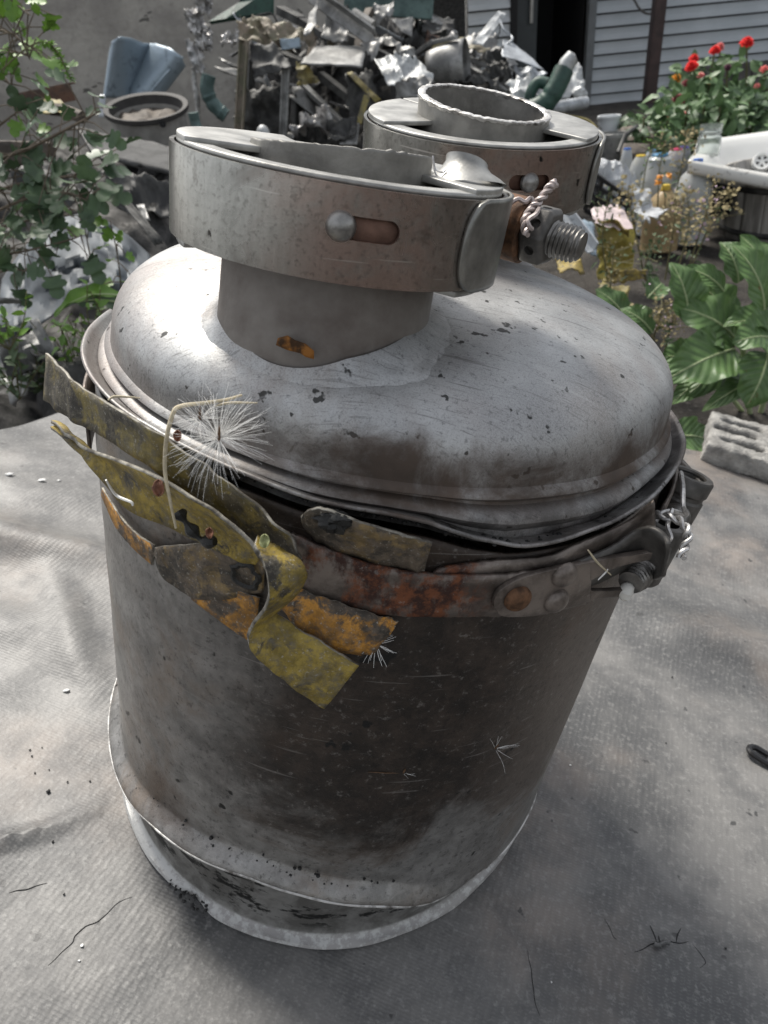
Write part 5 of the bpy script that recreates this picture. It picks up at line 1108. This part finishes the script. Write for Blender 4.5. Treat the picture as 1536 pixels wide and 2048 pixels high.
bottle(1301, 310, 470, 30, 2.6, cc_, M_PLC, 'jug with a wide bright blue cap in the middle of the bottles', .5, 15, .8, liq=M_LIQ)
bottle(1316, 372, 500, 36, 2.35, cy, M_AMB, 'amber oil jug half hidden in the dry weeds', .3, 8, .74)
bottle(1241, 298, 440, 15, 2.9, cb, M_PLC, 'slim clear bottle with a small blue cap, leftmost of the bottles', .4, 7, .82)
bottle(1334, 300, 440, 24, 2.8, cr_, M_PLC, 'clear bottle with a crimson cap behind the jugs', .4, 11, .82)
bottle(1350, 296, 430, 20, 3.0, cp_, M_PLC, 'clear bottle with a purple blue cap, furthest of the bottles', .4, 9, .82)
bottle(1289, 302, 430, 18, 3.0, cc_, M_PLC, 'clear bottle with a pale teal cap behind the blue capped jug', .35, 8, .82)
bottle(1268, 312, 440, 22, 2.75, cy, M_PLC, 'clear bottle with a yellow cap left of the blue capped jug', .35, 9, .82)
def bucket(px, pyt, pyb, ht, hb, Y, mat, label, rimw=1.06):
    r = wempty('bucket', at(px, pyb, Y)); tag(r, label, 'bucket')
    b, vf = lathe_at(px, pyt, pyb, Y, [(1, 0), (hb, 0), (ht*.97, .86), (ht*rimw, .87), (ht*rimw, .99), (ht*rimw*.97, 1.), (ht*.9, .99), (hb*.9, .1), (1, .08)]); mk('bucket_wall', vf, mat, r)
    k = (at(px+1, pyt, Y)-at(px, pyt, Y)).length; c = at(px, pyt+8, Y)
    mk('bucket_handle', tube([c + Vector((math.cos(a)*ht*k*1.05, -ht*k*.6*abs(math.sin(a)), -abs(math.sin(a))*ht*k*.9)) for a in np.linspace(0, math.pi, 14)], .003, 6), M_S['grey'], r)
bucket(1215, 231, 272, 21, 18, 3.75, simple('white_bucket_plastic', (.68, .71, .73), .5, 0, .15, 10), 'small white plastic bucket standing on the grey bucket')
bucket(1221, 266, 330, 29, 22, 3.6, M_S['grey'], 'dull grey bucket carrying the white bucket')
thing('dark_rod', tube([at(1274, 252, 3.4), at(1250, 270, 3.3), at(1236, 305, 3.2)], .009, 7), M_S['dark'], 'dark bent rod leaning right of the buckets', 'rod', th=0)
for k, (q, lab) in enumerate([(((1240, 262, 3.9), (1300, 258, 3.9), (1310, 286, 3.7), (1245, 292, 3.7)), 'flat grey slab behind the buckets'), (((1245, 292, 3.4), (1300, 290, 3.4), (1290, 312, 3.3), (1240, 318, 3.3)), 'flat brown grey slab right of the grey bucket')]):
    thing('stone_slab', crumple(quad(*q), 8, 8, .01, 6, k+70, .05), M_S['brown'], lab, 'slab', th=.03)
# crate, plastic sheet, yellow scrap, angle bar
cr0 = wempty('black_crate', at(1222, 440, 2.1)); tag(cr0, 'black plastic crate with square openings under the clear sheet', 'crate')
mb = MB(); A, B, C, D = quad((1186, 345, 2.1), (1262, 398, 2.0), (1240, 460, 2.0), (1170, 420, 2.1))
for i in range(5):
    t = i/4; mb.add(bar(A.lerp(B, t), D.lerp(C, t), .012, .012)); mb.add(bar(A.lerp(D, t), B.lerp(C, t), .012, .012))
mk('crate_side', mb.vf, M_PLB, cr0, smooth=False)
mk('crate_back', crumple([p + Vector((.02, .10, 0)) for p in (A, B, C, D)], 4, 4, .0), M_PLB, cr0, solid=.004)
M_FILM = N('crinkled_clear_film'); _n = M_FILM.noise(26, 6, .7, dist=.4); M_FILM = M_FILM.out((.80, .83, .86), .25, .0, M_FILM.bump(_n, .9, .02), Transmission_Weight=.35, Specular_IOR_Level=.8)
thing('plastic_film', crumple(quad((1190, 334, 2.15), (1262, 350, 2.15), (1318, 440, 2.0), (1262, 470, 2.0)), 34, 30, .05, 10, 3, .08), M_FILM, 'crinkled clear plastic sheet draped beside the bottles', 'plastic sheet', th=.001, sharp=20)
thing('plastic_film', crumple(quad((1182, 330, 2.2), (1205, 336, 2.2), (1235, 352, 2.15), (1190, 356, 2.15)), 14, 10, .03, 14, 5, .08), M_FILM, 'small crinkled film scrap at the top of the crate', 'plastic sheet', th=.001, sharp=20)
M_TIN = m_scrap('yellow_tin_paint', (.50, .41, .08), (.32, .27, .10), .1, .55, 12)
ys = wempty('yellow_can', at(1245, 600, 1.75)); tag(ys, 'crumpled yellow tin with a pale pink rim among the weeds', 'tin')
mk('tin_wall', crumple(quad((1192, 436, 1.75), (1268, 452, 1.7), (1262, 560, 1.7), (1196, 560, 1.75)), 22, 22, .025, 11, 4, .05), M_TIN, ys, solid=.003, sharp=25)
mk('tin_rim', crumple(quad((1180, 424, 1.78), (1232, 414, 1.82), (1266, 462, 1.66), (1190, 440, 1.66)), 16, 10, .012, 16, 3, .05), simple('pale_pink_rim', (.66, .55, .55), .6, 0, .3, 60), ys)
mk('tin_fold', crumple(quad((1194, 442, 1.68), (1258, 462, 1.64), (1256, 476, 1.66), (1192, 452, 1.7)), 14, 6, .01, 14, 6, .08), M_TY, ys, solid=.003)
thing('yellow_scrap', crumple(quad((1214, 535, 1.55), (1296, 540, 1.5), (1280, 560, 1.5), (1216, 562, 1.55)), 14, 8, .02, 12, 8, .1), M_TY, 'yellow torn tin lip below the crumpled yellow tin', 'scrap', th=.003)
thing('yellow_scrap', crumple(quad((1115, 510, 1.6), (1150, 512, 1.6), (1170, 545, 1.5), (1120, 540, 1.5)), 10, 8, .02, 12, 9, .1), M_TY, 'yellow scrap showing just behind the clamp bolt', 'scrap', th=.003)
thing('yellow_scrap', crumple(quad((1196, 562, 1.6), (1258, 566, 1.55), (1256, 620, 1.5), (1220, 610, 1.5)), 10, 8, .02, 12, 10, .1), M_S['yell'], 'dull yellow scrap lowest behind the lid edge', 'scrap', th=.003)
mb = MB(); a_, b_ = at(1122, 425, 1.5), at(1182, 505, 1.4); mb.add(bar(a_, b_, .022, .004)); mb.add(bar(a_+Vector((.012, 0, .012)), b_+Vector((.012, 0, .012)), .004, .024)); thing('angle_bar', mb.vf, M_S['alu'], 'light aluminium angle bar slanting behind the clamp bolt', 'bar', th=0, smooth=False, bevel=.0008)
thing('grey_slate', crumple(quad((1138, 430, 1.65), (1190, 440, 1.65), (1194, 510, 1.55), (1176, 500, 1.55)), 8, 8, .008, 8, 12, .03), M_S['blue'], 'dull blue grey sheet behind the angle bar', 'sheet metal', th=.004)

# ------------------------------------------------------------------ plants
def m_leaf(name, c, c2, rough=.45, vein=None, gloss=.5, sc=30):
    n = N(name); oi = n.new('ObjectInfo').outputs['Random']; g = n.new('NewGeometry').outputs['Random Per Island']
    k = n.mix(n.step(n.noise(sc, 4, .6), .35, .65), c2, c); k = n.mix(n.math('MULTIPLY', g, .6), k, tuple(i*1.5 for i in c)); nr = None
    if vein:
        u, v, _ = n.xyz(n.co('UV')); d = n.math('ABSOLUTE', n.math('SUBTRACT', v, .5))
        rib = n.math('SINE', n.math('MULTIPLY', n.math('SUBTRACT', u, n.math('MULTIPLY', d, .55)), 52.))
        k = n.mix(n.math('MULTIPLY', n.step(rib, .80, .97), .16), k, vein); k = n.mix(n.step(d, .035, .018), k, vein); k = n.mix(n.step(n.noise(38, 5, .7, v=n.map(loc=(6, 2, 3))), .64, .70), k, (.16, .12, .05))
        nr = n.bump(rib, .5, .0016)
    m = n.out(k, rough, 0., nr, Specular_IOR_Level=gloss)
    tb_ = n.new('BsdfTranslucent'); n.put(tb_.inputs[0], n.mix(.5, k, (.20, .32, .04), 'ADD') if 0 else k); mx = n.new('MixShader'); mx.inputs[0].default_value = .15
    o = next(x for x in n.t.nodes if x.type == 'OUTPUT_MATERIAL')
    n.t.links.new(n.b.outputs[0], mx.inputs[1]); n.t.links.new(tb_.outputs[0], mx.inputs[2]); n.t.links.new(mx.outputs[0], o.inputs[0]); return m
L_SHRUB = m_leaf('shrub_leaf', (.075, .125, .06), (.035, .062, .034), .45); L_FRESH = m_leaf('fresh_leaf', (.14, .26, .04), (.09, .19, .03), .45)
L_ZIN = m_leaf('zinnia_leaf', (.12, .20, .085), (.065, .115, .05), .5); L_HORSE = m_leaf('broad_leaf', (.10, .175, .06), (.05, .095, .034), .42, (.30, .38, .19), .45)
L_WEED = m_leaf('weed_leaf', (.075, .115, .05), (.05, .085, .04), .6); L_DRY = m_leaf('dry_flower', (.30, .25, .13), (.20, .165, .085), .8); L_PINK = simple('lilac_floret', (.55, .40, .50), .7)
M_STEM = simple('green_brown_stem', (.15, .14, .065), .7, 0, .3, 60); M_TWIG = simple('grey_brown_twig', (.16, .125, .09), .8, 0, .4, 80)
LOBE = [(0, 0), (.16, .05), (.32, .03), (.40, .13), (.30, .24), (.45, .31), (.52, .44), (.42, .55), (.26, .55), (.32, .72), (.26, .86), (.13, .92), (0, .96)]
OVAL = [(0, 0), (.16, .14), (.26, .36), (.24, .6), (.13, .84), (0, 1)]
def leaf(p, d, n, L, shape, wd=1., droop=.25, seed=0):
    d = Vector(d).normalized(); s = d.cross(Vector(n)).normalized(); n = s.cross(d); v = []; f = []
    m = len(shape)
    def pt(x, y, sg): return Vector(p) + d*(y*L) + s*(sg*x*L*wd) + n*(L*(.22*x - droop*y*y + .05*nz(x*5+seed, y*4, sg)))
    for x, y in shape: v.append(pt(0, y, 1))
    for x, y in shape[1:-1]: v.append(pt(x, y, 1))
    for x, y in shape[1:-1]: v.append(pt(x, y, -1))
    k = m-2
    for base in (m, m+k):
        for i in range(k-1):
            q = (1+i, 2+i, base+i+1, base+i); f.append(q if base == m else q[::-1])
        f.append((0, 1, base) if base == m else (base, 1, 0)); f.append((m-1, base+k-1, m-2) if base == m else (m-2, base+k-1, m-1))
    return v, f
TOCAM = -Vector(MW[2])
def rleaf(rnd, p, L, shape, wd=1., out=None, face=.55):
    d = Vector((rnd.gauss(0, 1), rnd.gauss(0, 1), rnd.gauss(0, .7))) + (Vector(out)*1.2 if out is not None else Vector()); n = Vector((rnd.gauss(0, .6), rnd.gauss(-face, .6), 1.0))
    return leaf(p, d, n, L, shape, wd, rnd.uniform(.05, .4), rnd.random()*9)
# shrub at the left: branches traced at their distance, leaves all along them
def branch(pts, rad, n_leaf, L, seed, spread=.05, n=30):
    P = [Vector(p) for p in cr([at(*p) for p in pts], n)]; rnd = random.Random(seed); lv = MB(); st = MB()
    st.add(tube(P, [rad*(1.15 - .8*i/n) for i in range(n+1)], 6))
    for k in range(n_leaf):
        i = min(n, int((.06 + .94*(k+rnd.random())/n_leaf)*n)); p = P[i]; o = Vector((rnd.gauss(0, 1), rnd.gauss(0, .8), rnd.gauss(0, 1)))*spread
        q = p + o; st.add(tube([p, p.lerp(q, .5)+Vector((0, 0, .006)), q], [.0013, .001, .0008], 4, False)); lv.add(rleaf(rnd, q, L*rnd.uniform(.6, 1.15), LOBE, .95, o.normalized()))
    return st, lv
def shrub(name, base, label, brs, lm, cat='shrub', L=.055, group=None):
    root = wempty(name, base); tag(root, label, cat, group); st = MB(); lv = MB()
    for k, (pts, rad, n, sp) in enumerate(brs):
        a, b = branch(pts, rad, int(n*.85), L*.86, k*7+len(label), sp*.8); st.add(a.vf); lv.add(b.vf)
    mk('stems', st.vf, M_TWIG, root); mk('foliage', lv.vf, lm, root, sharp=0); return root
shrub('lobed_leaf_shrub', at(-60, 760, 1.05), 'green shrub with lobed leaves entering from the left edge', [
    ([(-120, 420, 1.1), (-20, 330, 1.05), (60, 296, 1.0), (145, 252, .98), (200, 222, .96)], .004, 34, .055),
    ([(-100, 420, 1.15), (0, 380, 1.1), (80, 360, 1.05), (190, 350, 1.0)], .004, 44, .05), ([(-90, 470, 1.05), (20, 410, 1.0), (110, 385, .98), (180, 400, .95)], .003, 40, .045),
    ([(-80, 520, 1.0), (0, 510, .98), (60, 500, .96), (138, 480, .94), (165, 470, .94)], .0025, 22, .035), ([(-60, 560, 1.0), (20, 540, .98), (70, 545, .95)], .0025, 14, .03),
    ([(-100, 330, 1.2), (0, 250, 1.2), (40, 220, 1.2)], .003, 16, .05), ([(-60, 470, 1.2), (60, 440, 1.2), (150, 420, 1.15)], .003, 22, .05)], L_SHRUB, L=.050)
shrub('lobed_leaf_shrub', at(-100, 500, 1.3), 'brighter shrub tips hanging in the top left corner', [
    ([(-100, 40, 1.2), (0, 60, 1.15), (40, 80, 1.1), (60, 120, 1.1)], .003, 30, .05), ([(-100, -30, 1.2), (0, -10, 1.15), (60, 30, 1.1)], .003, 26, .045), ([(-80, 140, 1.2), (0, 150, 1.15), (30, 190, 1.1)], .003, 22, .05)], L_FRESH, L=.042)
shrub('lobed_leaf_shrub', at(205, 640, 1.2), 'small shrub shoot with bright leaves in front of the crumpled sheet', [
    ([(205, 640, 1.05), (190, 560, 1.04), (178, 500, 1.03), (165, 430, 1.02)], .0022, 12, .028), ([(205, 640, 1.05), (240, 600, 1.05), (236, 520, 1.04), (220, 440, 1.02)], .002, 9, .02), ([(205, 640, 1.05), (250, 600, 1.0), (262, 560, 1.0), (255, 540, 1.0)], .002, 7, .02)], L_FRESH, L=.036)
# racemes on the left
rc_ = MB(); P = [Vector(p) for p in cr([at(*p) for p in ((3, 140, 1.0), (51, 98, 1.0), (88, 84, 1.0), (115, 105, 1.0), (142, 160, 1.0))], 40)]; rnd = random.Random(3)
rw_ = wempty('arching_raceme', P[0]); tag(rw_, 'thin arching stem with tiny yellow green buds against the wall', 'weed'); mk('stem', tube(P, .0012, 6), M_STEM, rw_)
for i in range(18, 41):
    for j in range(3): rc_.add(rleaf(rnd, P[i], .010, OVAL, .8))
mk('blossoms', rc_.vf, L_FRESH, rw_)
# dark weeds in the hollow at lower left
rnd = random.Random(21)
for k, (px, py, h, lab) in enumerate([(150, 770, .14, 'low bushy weed in the dark hollow left of the rim'), (95, 790, .10, 'low weed just above the left end of the torn strip'), (200, 700, .12, 'thin weed rising beside the left side of the lid'), (40, 800, .12, 'low weed at the left edge above the sheet'), (20, 700, .10, 'sparse weed under the crumpled sheet')]):
    b = at(px, py, .98 - .04*k); root = wempty('low_weed', b); tag(root, lab, 'weed', 'low weeds in the hollow'); st = MB(); lv = MB()
    for j in range(9):
        e = b + Vector((rnd.gauss(0, .035), rnd.gauss(0, .03), h*rnd.uniform(.5, 1))); q = cr([b, b.lerp(e, .5)+Vector((rnd.gauss(0, .008), 0, 0)), e], 8); st.add(tube(q, .0009, 5))
        for p in q[2:]: lv.add(rleaf(rnd, p, rnd.uniform(.012, .026), OVAL, .9))
    mk('stem', st.vf, M_STEM, root); mk('foliage', lv.vf, L_WEED if k % 2 else L_FRESH, root)
# zinnias
M_RED = simple('scarlet_petal', (.80, .012, .010), .95, 0, .35, 120); M_ORA = simple('orange_petal', (.85, .34, .03), .5, 0, .3, 120); M_DRED = simple('withered_red_petal', (.22, .03, .035), .7, 0, .5, 90); M_PNK = simple('coral_petal', (.85, .20, .18), .5, 0, .3, 90); M_PUR = simple('dark_purple_petal', (.10, .02, .05), .7, 0, .4, 90)
def zinnia(px, py, w, Y, pm, label, gx, cat='flower', nl=46, seed=0):
    h = at(px, py, Y); k = (at(px+1, py, Y)-h).length; r = w*k/2*1.08; rnd = random.Random(seed+5); g = Vector((h.x + gx, Y + rnd.uniform(-.1, .25), 0)); g.z = ground_z(g.x, g.y)
    root = wempty('zinnia', g); tag(root, label, cat, 'zinnias in front of the siding')
    P = [Vector(p) for p in cr([g, g.lerp(h, .5) + Vector((gx*.1, 0, .02)), h], 14)]; st = MB(); st.add(tube(P, .005, 6)); lv = MB()
    for j in range(nl):
        t = rnd.uniform(.05, .86)**.8; p = P[int(t*14)]; o = Vector((rnd.gauss(0, 1), rnd.gauss(0, .8), rnd.gauss(0, .5)))*(.10*(1.15-t)+.02)
        lv.add(rleaf(rnd, p+o, rnd.uniform(.055, .10), OVAL, 1.0, o.normalized()))
    mk('stem', st.vf, M_STEM, root); mk('foliage', lv.vf, L_ZIN, root)
    ax = (TOCAM*.7 + Vector((rnd.gauss(0, .3), 0, .8))).normalized(); u, w_, _ = basis(ax); fl = MB()
    for ly in range(4):
        m = (16, 14, 11, 7)[ly]; rr = r*(1, .82, .6, .36)[ly]
        for j in range(m):
            a = 2*math.pi*(j + ly*.5)/m + rnd.gauss(0, .08); d = (u*math.cos(a) + w_*math.sin(a)) + ax*(.02 + .22*ly); fl.add(leaf(h + ax*r*.14*ly, d, ax, rr, OVAL, 1.15, .25-.03*ly, j))
    mk('flower_head', fl.vf, pm, root); mk('flower_centre', lathe([(r*.3, r*.3), (r*.25, r*.6), (.001, r*.7)], 10, h, ax), pm, root)
ZN = [(1494, 84, 27, 4.3, M_RED, 'tallest scarlet zinnia at the upper right', .12), (1430, 100, 22, 4.5, M_RED, 'scarlet zinnia left of a paler twin near the siding', .05), (1440, 93, 20, 4.6, M_PNK, 'coral red zinnia touching its scarlet twin', .06),
      (1388, 116, 20, 4.5, M_RED, 'small scarlet zinnia above the left red pair', .04), (1383, 131, 25, 4.4, M_RED, 'scarlet zinnia lowest of the left red pair', .03), (1449, 211, 29, 3.9, M_RED, 'large scarlet zinnia in the middle of the leaves', .03),
      (1354, 156, 20, 4.4, M_ORA, 'orange zinnia at the left of the bed', .03), (1358, 198, 26, 4.1, M_DRED, 'withered dark red zinnia under the orange one', .02), (1372, 166, 18, 4.3, M_DRED, 'small brownish red zinnia right of the orange one', .02),
      (1455, 135, 18, 4.4, M_PUR, 'dark purple spent zinnia below the red twins', .02), (1366, 226, 13, 4.0, M_PNK, 'tiny coral zinnia right of another low in the leaves', .02), (1337, 233, 12, 4.0, M_PNK, 'tiny coral zinnia, lowest at the left', .0),
      (1497, 257, 15, 3.8, M_PNK, 'small coral zinnia above the sink', .0), (1529, 139, 20, 4.3, M_PNK, 'pink coral zinnia at the right edge', .1), (1514, 171, 12, 4.2, M_PNK, 'small red bud below the pink zinnia at the right edge', .05), (1401, 150, 14, 4.4, M_PNK, 'faded pinkish zinnia between the purple and orange ones', .02), (1418, 163, 14, 4.4, M_ORA, 'faded orange zinnia right of the faded pink one', .02)]
for k, z in enumerate(ZN): zinnia(*z[:6], z[6], nl=56, seed=k)
# leafy filler plants of the bed
rnd = random.Random(31)
for k in range(15):
    px = 1296 + (k % 8)*36 + rnd.uniform(-8, 8); Y = 3.7 + .5*(k // 8) + rnd.uniform(-.1, .1); py = 300; top = 215 - .18*(px-1296) + rnd.uniform(-16, 26) + 18*(px < 1330)
    h = at(px, top, Y); g = Vector((h.x + rnd.uniform(-.03, .03), Y, 0)); g.z = ground_z(g.x, g.y); root = wempty('leafy_plant', g); tag(root, 'bushy leafy zinnia plant without an open flower in the bed', 'plant', 'flowerless plants in the zinnia bed'); lv = MB(); st = MB()
    P = [Vector(p) for p in cr([g, g.lerp(h, .5), h], 12)]; st.add(tube(P, .005, 6))
    for j in range(120):
        t = rnd.random(); p = P[int(t*12)]; o = Vector((rnd.gauss(0, 1), rnd.gauss(0, 1), rnd.gauss(0, .6)))*(.09*(1.2-t)+.015); lv.add(rleaf(rnd, p+o, rnd.uniform(.05, .095), OVAL, 1., o.normalized()))
    mk('stem', st.vf, M_STEM, root); mk('foliage', lv.vf, L_ZIN if k % 3 else L_SHRUB, root)
# dry statice stalks
def stalk(pts, label, seed, dens=9, size=.0125, mat=None, pink=0):
    P = [Vector(p) for p in cr([at(*p) for p in pts], 36)]; rnd = random.Random(seed); root = wempty('dry_weed', P[0]); tag(root, label, 'weed', 'dry weeds before the bottles'); dens = max(2, int(dens*.55)); st = MB(); bd = MB(); lv = MB(); pk = MB(); st.add(tube(P, [.0022*(1.2-i/40) for i in range(37)], 6))
    for i in range(10, 37):
        sp = .004 + .020*math.sin(math.pi*(i-10)/26*.8+.3)
        for j in range(dens):
            q = P[i] + Vector((rnd.gauss(0, 1), rnd.gauss(0, 1), rnd.gauss(0, 1)))*sp; m = pk if pink and rnd.random() < .18 else bd
            m.add(rleaf(rnd, q, size*rnd.uniform(.6, 1.3), OVAL, 1.4))
        if i % 2: q = P[i] + Vector((rnd.gauss(0, 1), rnd.gauss(0, 1), .4))*sp*1.6; st.add(tube([P[i], q], .0009, 4))
    for i in range(0, 26):
        if i % 2: lv.add(rleaf(rnd, P[i] + Vector((rnd.gauss(0, .014), rnd.gauss(0, .02), 0)), rnd.uniform(.016, .034), OVAL, .5))
    mk('stem', st.vf, M_STEM, root); mk('blossoms', bd.vf, mat or L_DRY, root); mk('foliage', lv.vf, L_WEED, root)
    if pink: mk('blossoms', pk.vf, L_PINK, root)
for k, a in enumerate([
    ([(1290, 560, 1.75), (1270, 460, 1.75), (1258, 400, 1.75), (1256, 372, 1.75)], 'dry brownish weed stalk in front of the black crate'), ([(1330, 560, 1.8), (1345, 470, 1.8), (1352, 420, 1.8), (1350, 385, 1.8)], 'dry weed stalk in front of the amber jug', 9, .010, None, 1),
    ([(1350, 560, 1.7), (1372, 480, 1.7), (1378, 430, 1.7), (1372, 375, 1.7)], 'tall dry weed stalk in front of the yellowish jug'), ([(1370, 560, 1.75), (1398, 470, 1.75), (1418, 410, 1.75), (1424, 372, 1.75)], 'dry weed stalk with a knobby top left of the tub', 9, .010, None, 1),
    ([(1380, 540, 1.75), (1420, 450, 1.75), (1440, 410, 1.75), (1466, 386, 1.75)], 'dry weed stalk bending right across the tub'), ([(1280, 420, 2.3), (1295, 320, 2.3), (1320, 285, 2.3), (1330, 255, 2.3)], 'thin green weed arching up before the zinnia leaves', 4, .008, L_FRESH),
    ([(1315, 430, 2.2), (1318, 350, 2.2), (1326, 300, 2.2), (1330, 286, 2.2)], 'slim dry weed stalk beside the blue capped jug', 4, .008), ([(1345, 420, 2.2), (1362, 340, 2.2), (1372, 290, 2.2), (1385, 262, 2.2)], 'dry weed with pale buds just left of the glass jar', 7, .012),
    ([(1300, 700, 1.25), (1312, 660, 1.25), (1322, 630, 1.25), (1326, 606, 1.25)], 'small dry weed by the right shoulder of the lid', 9, .008, None, 1), ([(1330, 700, 1.25), (1340, 660, 1.25), (1345, 640, 1.25), (1342, 612, 1.25)], 'second small dry weed nearer the broad leaves', 8, .008, None, 1),
    ([(1215, 560, 1.6), (1205, 480, 1.6), (1212, 420, 1.6), (1218, 385, 1.6)], 'green weed rising left of the crumpled yellow tin', 5, .009, L_WEED), ([(1300, 590, 1.6), (1290, 540, 1.6), (1300, 500, 1.6), (1320, 470, 1.6)], 'feathery green weed right of the crumpled yellow tin', 6, .011, L_WEED), ([(1215, 620, 1.45), (1222, 560, 1.45), (1226, 520, 1.45), (1230, 490, 1.45)], 'thin brown weed before the yellow tin', 4, .007)]):
    stalk(a[0], a[1], k+40, *a[2:])
yf_ = wempty('yellow_flower', at(1322, 450, 2.1)); tag(yf_, 'small bright yellow orange flower before the amber jug', 'flower'); mb = MB(); rnd = random.Random(2)
for c in ((1320, 352), (1316, 364), (1340, 350)):
    for j in range(10): mb.add(rleaf(rnd, at(*c, 2.1), .014, OVAL, 1.3))
mk('petals', mb.vf, M_ORA, yf_); mk('stem', tube(cr([at(1325, 450, 2.1), at(1330, 400, 2.1), at(1322, 355, 2.1)], 8), .0015, 5), M_STEM, yf_)
# horseradish: each broad leaf is a part
hr = wempty('horseradish_plant', at(1490, 800, 1.12)); tag(hr, 'large broad leaved green plant with pale veins right of the can', 'plant')
def broad(base, tip, w, up=.3, cup=.25, seed=0, mat=None, parent=None, bend=.0, wave=.16):
    b, t_ = at(*base), at(*tip); d = t_-b; L = d.length; d.normalize(); k = L/max(1, math.hypot(tip[0]-base[0], tip[1]-base[1])); Wd = w*k/2*1.15
    nrm = (Vector((0, 0, 1))*(1-up) + TOCAM*up); s = d.cross(nrm).normalized(); n = s.cross(d); nu, nv = 22, 10; uv = []
    def fn(u, v):
        c = 2*v-1; wd = Wd*(math.sin(math.pi*min(1, u**.75*.985+.012))**.65)*(1+.08*nz(u*12, c > 0, seed)*abs(c)); e = abs(c)
        return b + d*(u*L) + s*(c*wd) + n*(cup*e*e*wd - (bend+.55)*L*(2*u-1)**2*.3 + wave*Wd*e*e*math.sin(u*17+seed+(c > 0)*2) + .03*Wd*nz(u*7, c*3, seed))
    o = mk('leaf', grid(fn, nu, nv), mat or L_HORSE, parent or hr, sharp=0)
    ul = o.data.uv_layers.new(name='UVMap')
    for lp in o.data.loops: i, j = divmod(lp.vertex_index, nv+1); ul.data[lp.index].uv = (i/nu, j/nv)
    mr = mk('midrib', tube([fn(u, .5) + n*.0006 for u in np.linspace(0, .96, 14)], [.0021*(1.15-u) for u in np.linspace(0, .96, 14)], 6), M_RIB, o)
    return o
M_RIB = simple('pale_midrib', (.42, .50, .27), .5, 0, .15, 60)
for k, a in enumerate([((1482, 686, 1.02), (1340, 750, .98), 96, .75, .25), ((1488, 674, 1.05), (1368, 606, 1.08), 92, .8, .2), ((1386, 640, 1.08), (1352, 522, 1.12), 66, .9, .4), ((1455, 575, 1.12), (1372, 528, 1.16), 40, .8, .3),
    ((1545, 615, 1.0), (1478, 482, 1.05), 62, .85, .3), ((1560, 600, 1.06), (1496, 462, 1.12), 60, .8, .3), ((1485, 560, 1.15), (1448, 478, 1.2), 56, .85, .4), ((1560, 670, 1.0), (1474, 676, .98), 70, .6, .3), ((1560, 640, 1.04), (1455, 640, 1.04), 60, .5, .4),
    ((1500, 700, 1.08), (1385, 775, 1.0), 60, .6, -.2), ((1440, 730, 1.06), (1346, 800, 1.02), 50, .6, .1), ((1545, 700, .98), (1500, 812, .92), 90, .9, .1), ((1530, 745, 1.0), (1412, 812, .96), 40, .6, .2), ((1400, 720, 1.1), (1330, 708, 1.08), 56, .8, .2), ((1470, 640, 1.14), (1400, 560, 1.18), 70, .8, .2), ((1540, 560, 1.15), (1530, 480, 1.2), 60, .8, .3), ((1480, 720, 1.1), (1450, 800, 1.02), 60, .7, .1)]):
    broad(*a[:5], seed=k*3)
mk('stalks', MB().add(tube(cr([at(1500, 830, 1.1), at(1492, 750, 1.08), at(1484, 680, 1.04)], 8), .006, 8)).add(tube(cr([at(1490, 830, 1.12), at(1440, 760, 1.1), at(1390, 640, 1.1)], 8), .005, 8)).add(tube(cr([at(1520, 830, 1.1), at(1550, 720, 1.06), at(1556, 640, 1.04)], 8), .006, 8)).vf, M_RIB, hr)
hp2 = wempty('broad_leaf_seedling', at(1370, 905, .80)); tag(hp2, 'small green leaf between the can and the concrete block', 'plant')
broad((1345, 868, .78), (1428, 876, .80), 52, .8, .25, 50, parent=hp2); broad((1345, 872, .78), (1432, 902, .80), 30, .7, .2, 53, parent=hp2)
hp3 = wempty('broad_leaf_seedling', at(1230, 640, 1.3)); tag(hp3, 'pale broad leaves just behind the right shoulder of the lid', 'plant')
for k, a in enumerate([((1262, 640, 1.3), (1196, 572, 1.35), 44, .8, .3), ((1250, 640, 1.28), (1302, 618, 1.25), 40, .7, .2), ((1310, 660, 1.2), (1246, 612, 1.24), 40, .8, .2), ((1300, 590, 1.4), (1330, 560, 1.45), 30, .8, .3)]): broad(*a, seed=60+k, parent=hp3)
hp4 = wempty('broad_leaf_seedling', at(200, 640, 1.0)); tag(hp4, 'bright green long leaf left of the lid', 'plant')
broad((245, 575, .95), (100, 612, .9), 44, .35, .5, 70, L_FRESH, hp4); broad((240, 600, .97), (150, 600, .95), 40, .8, .2, 72, L_SHRUB, hp4)
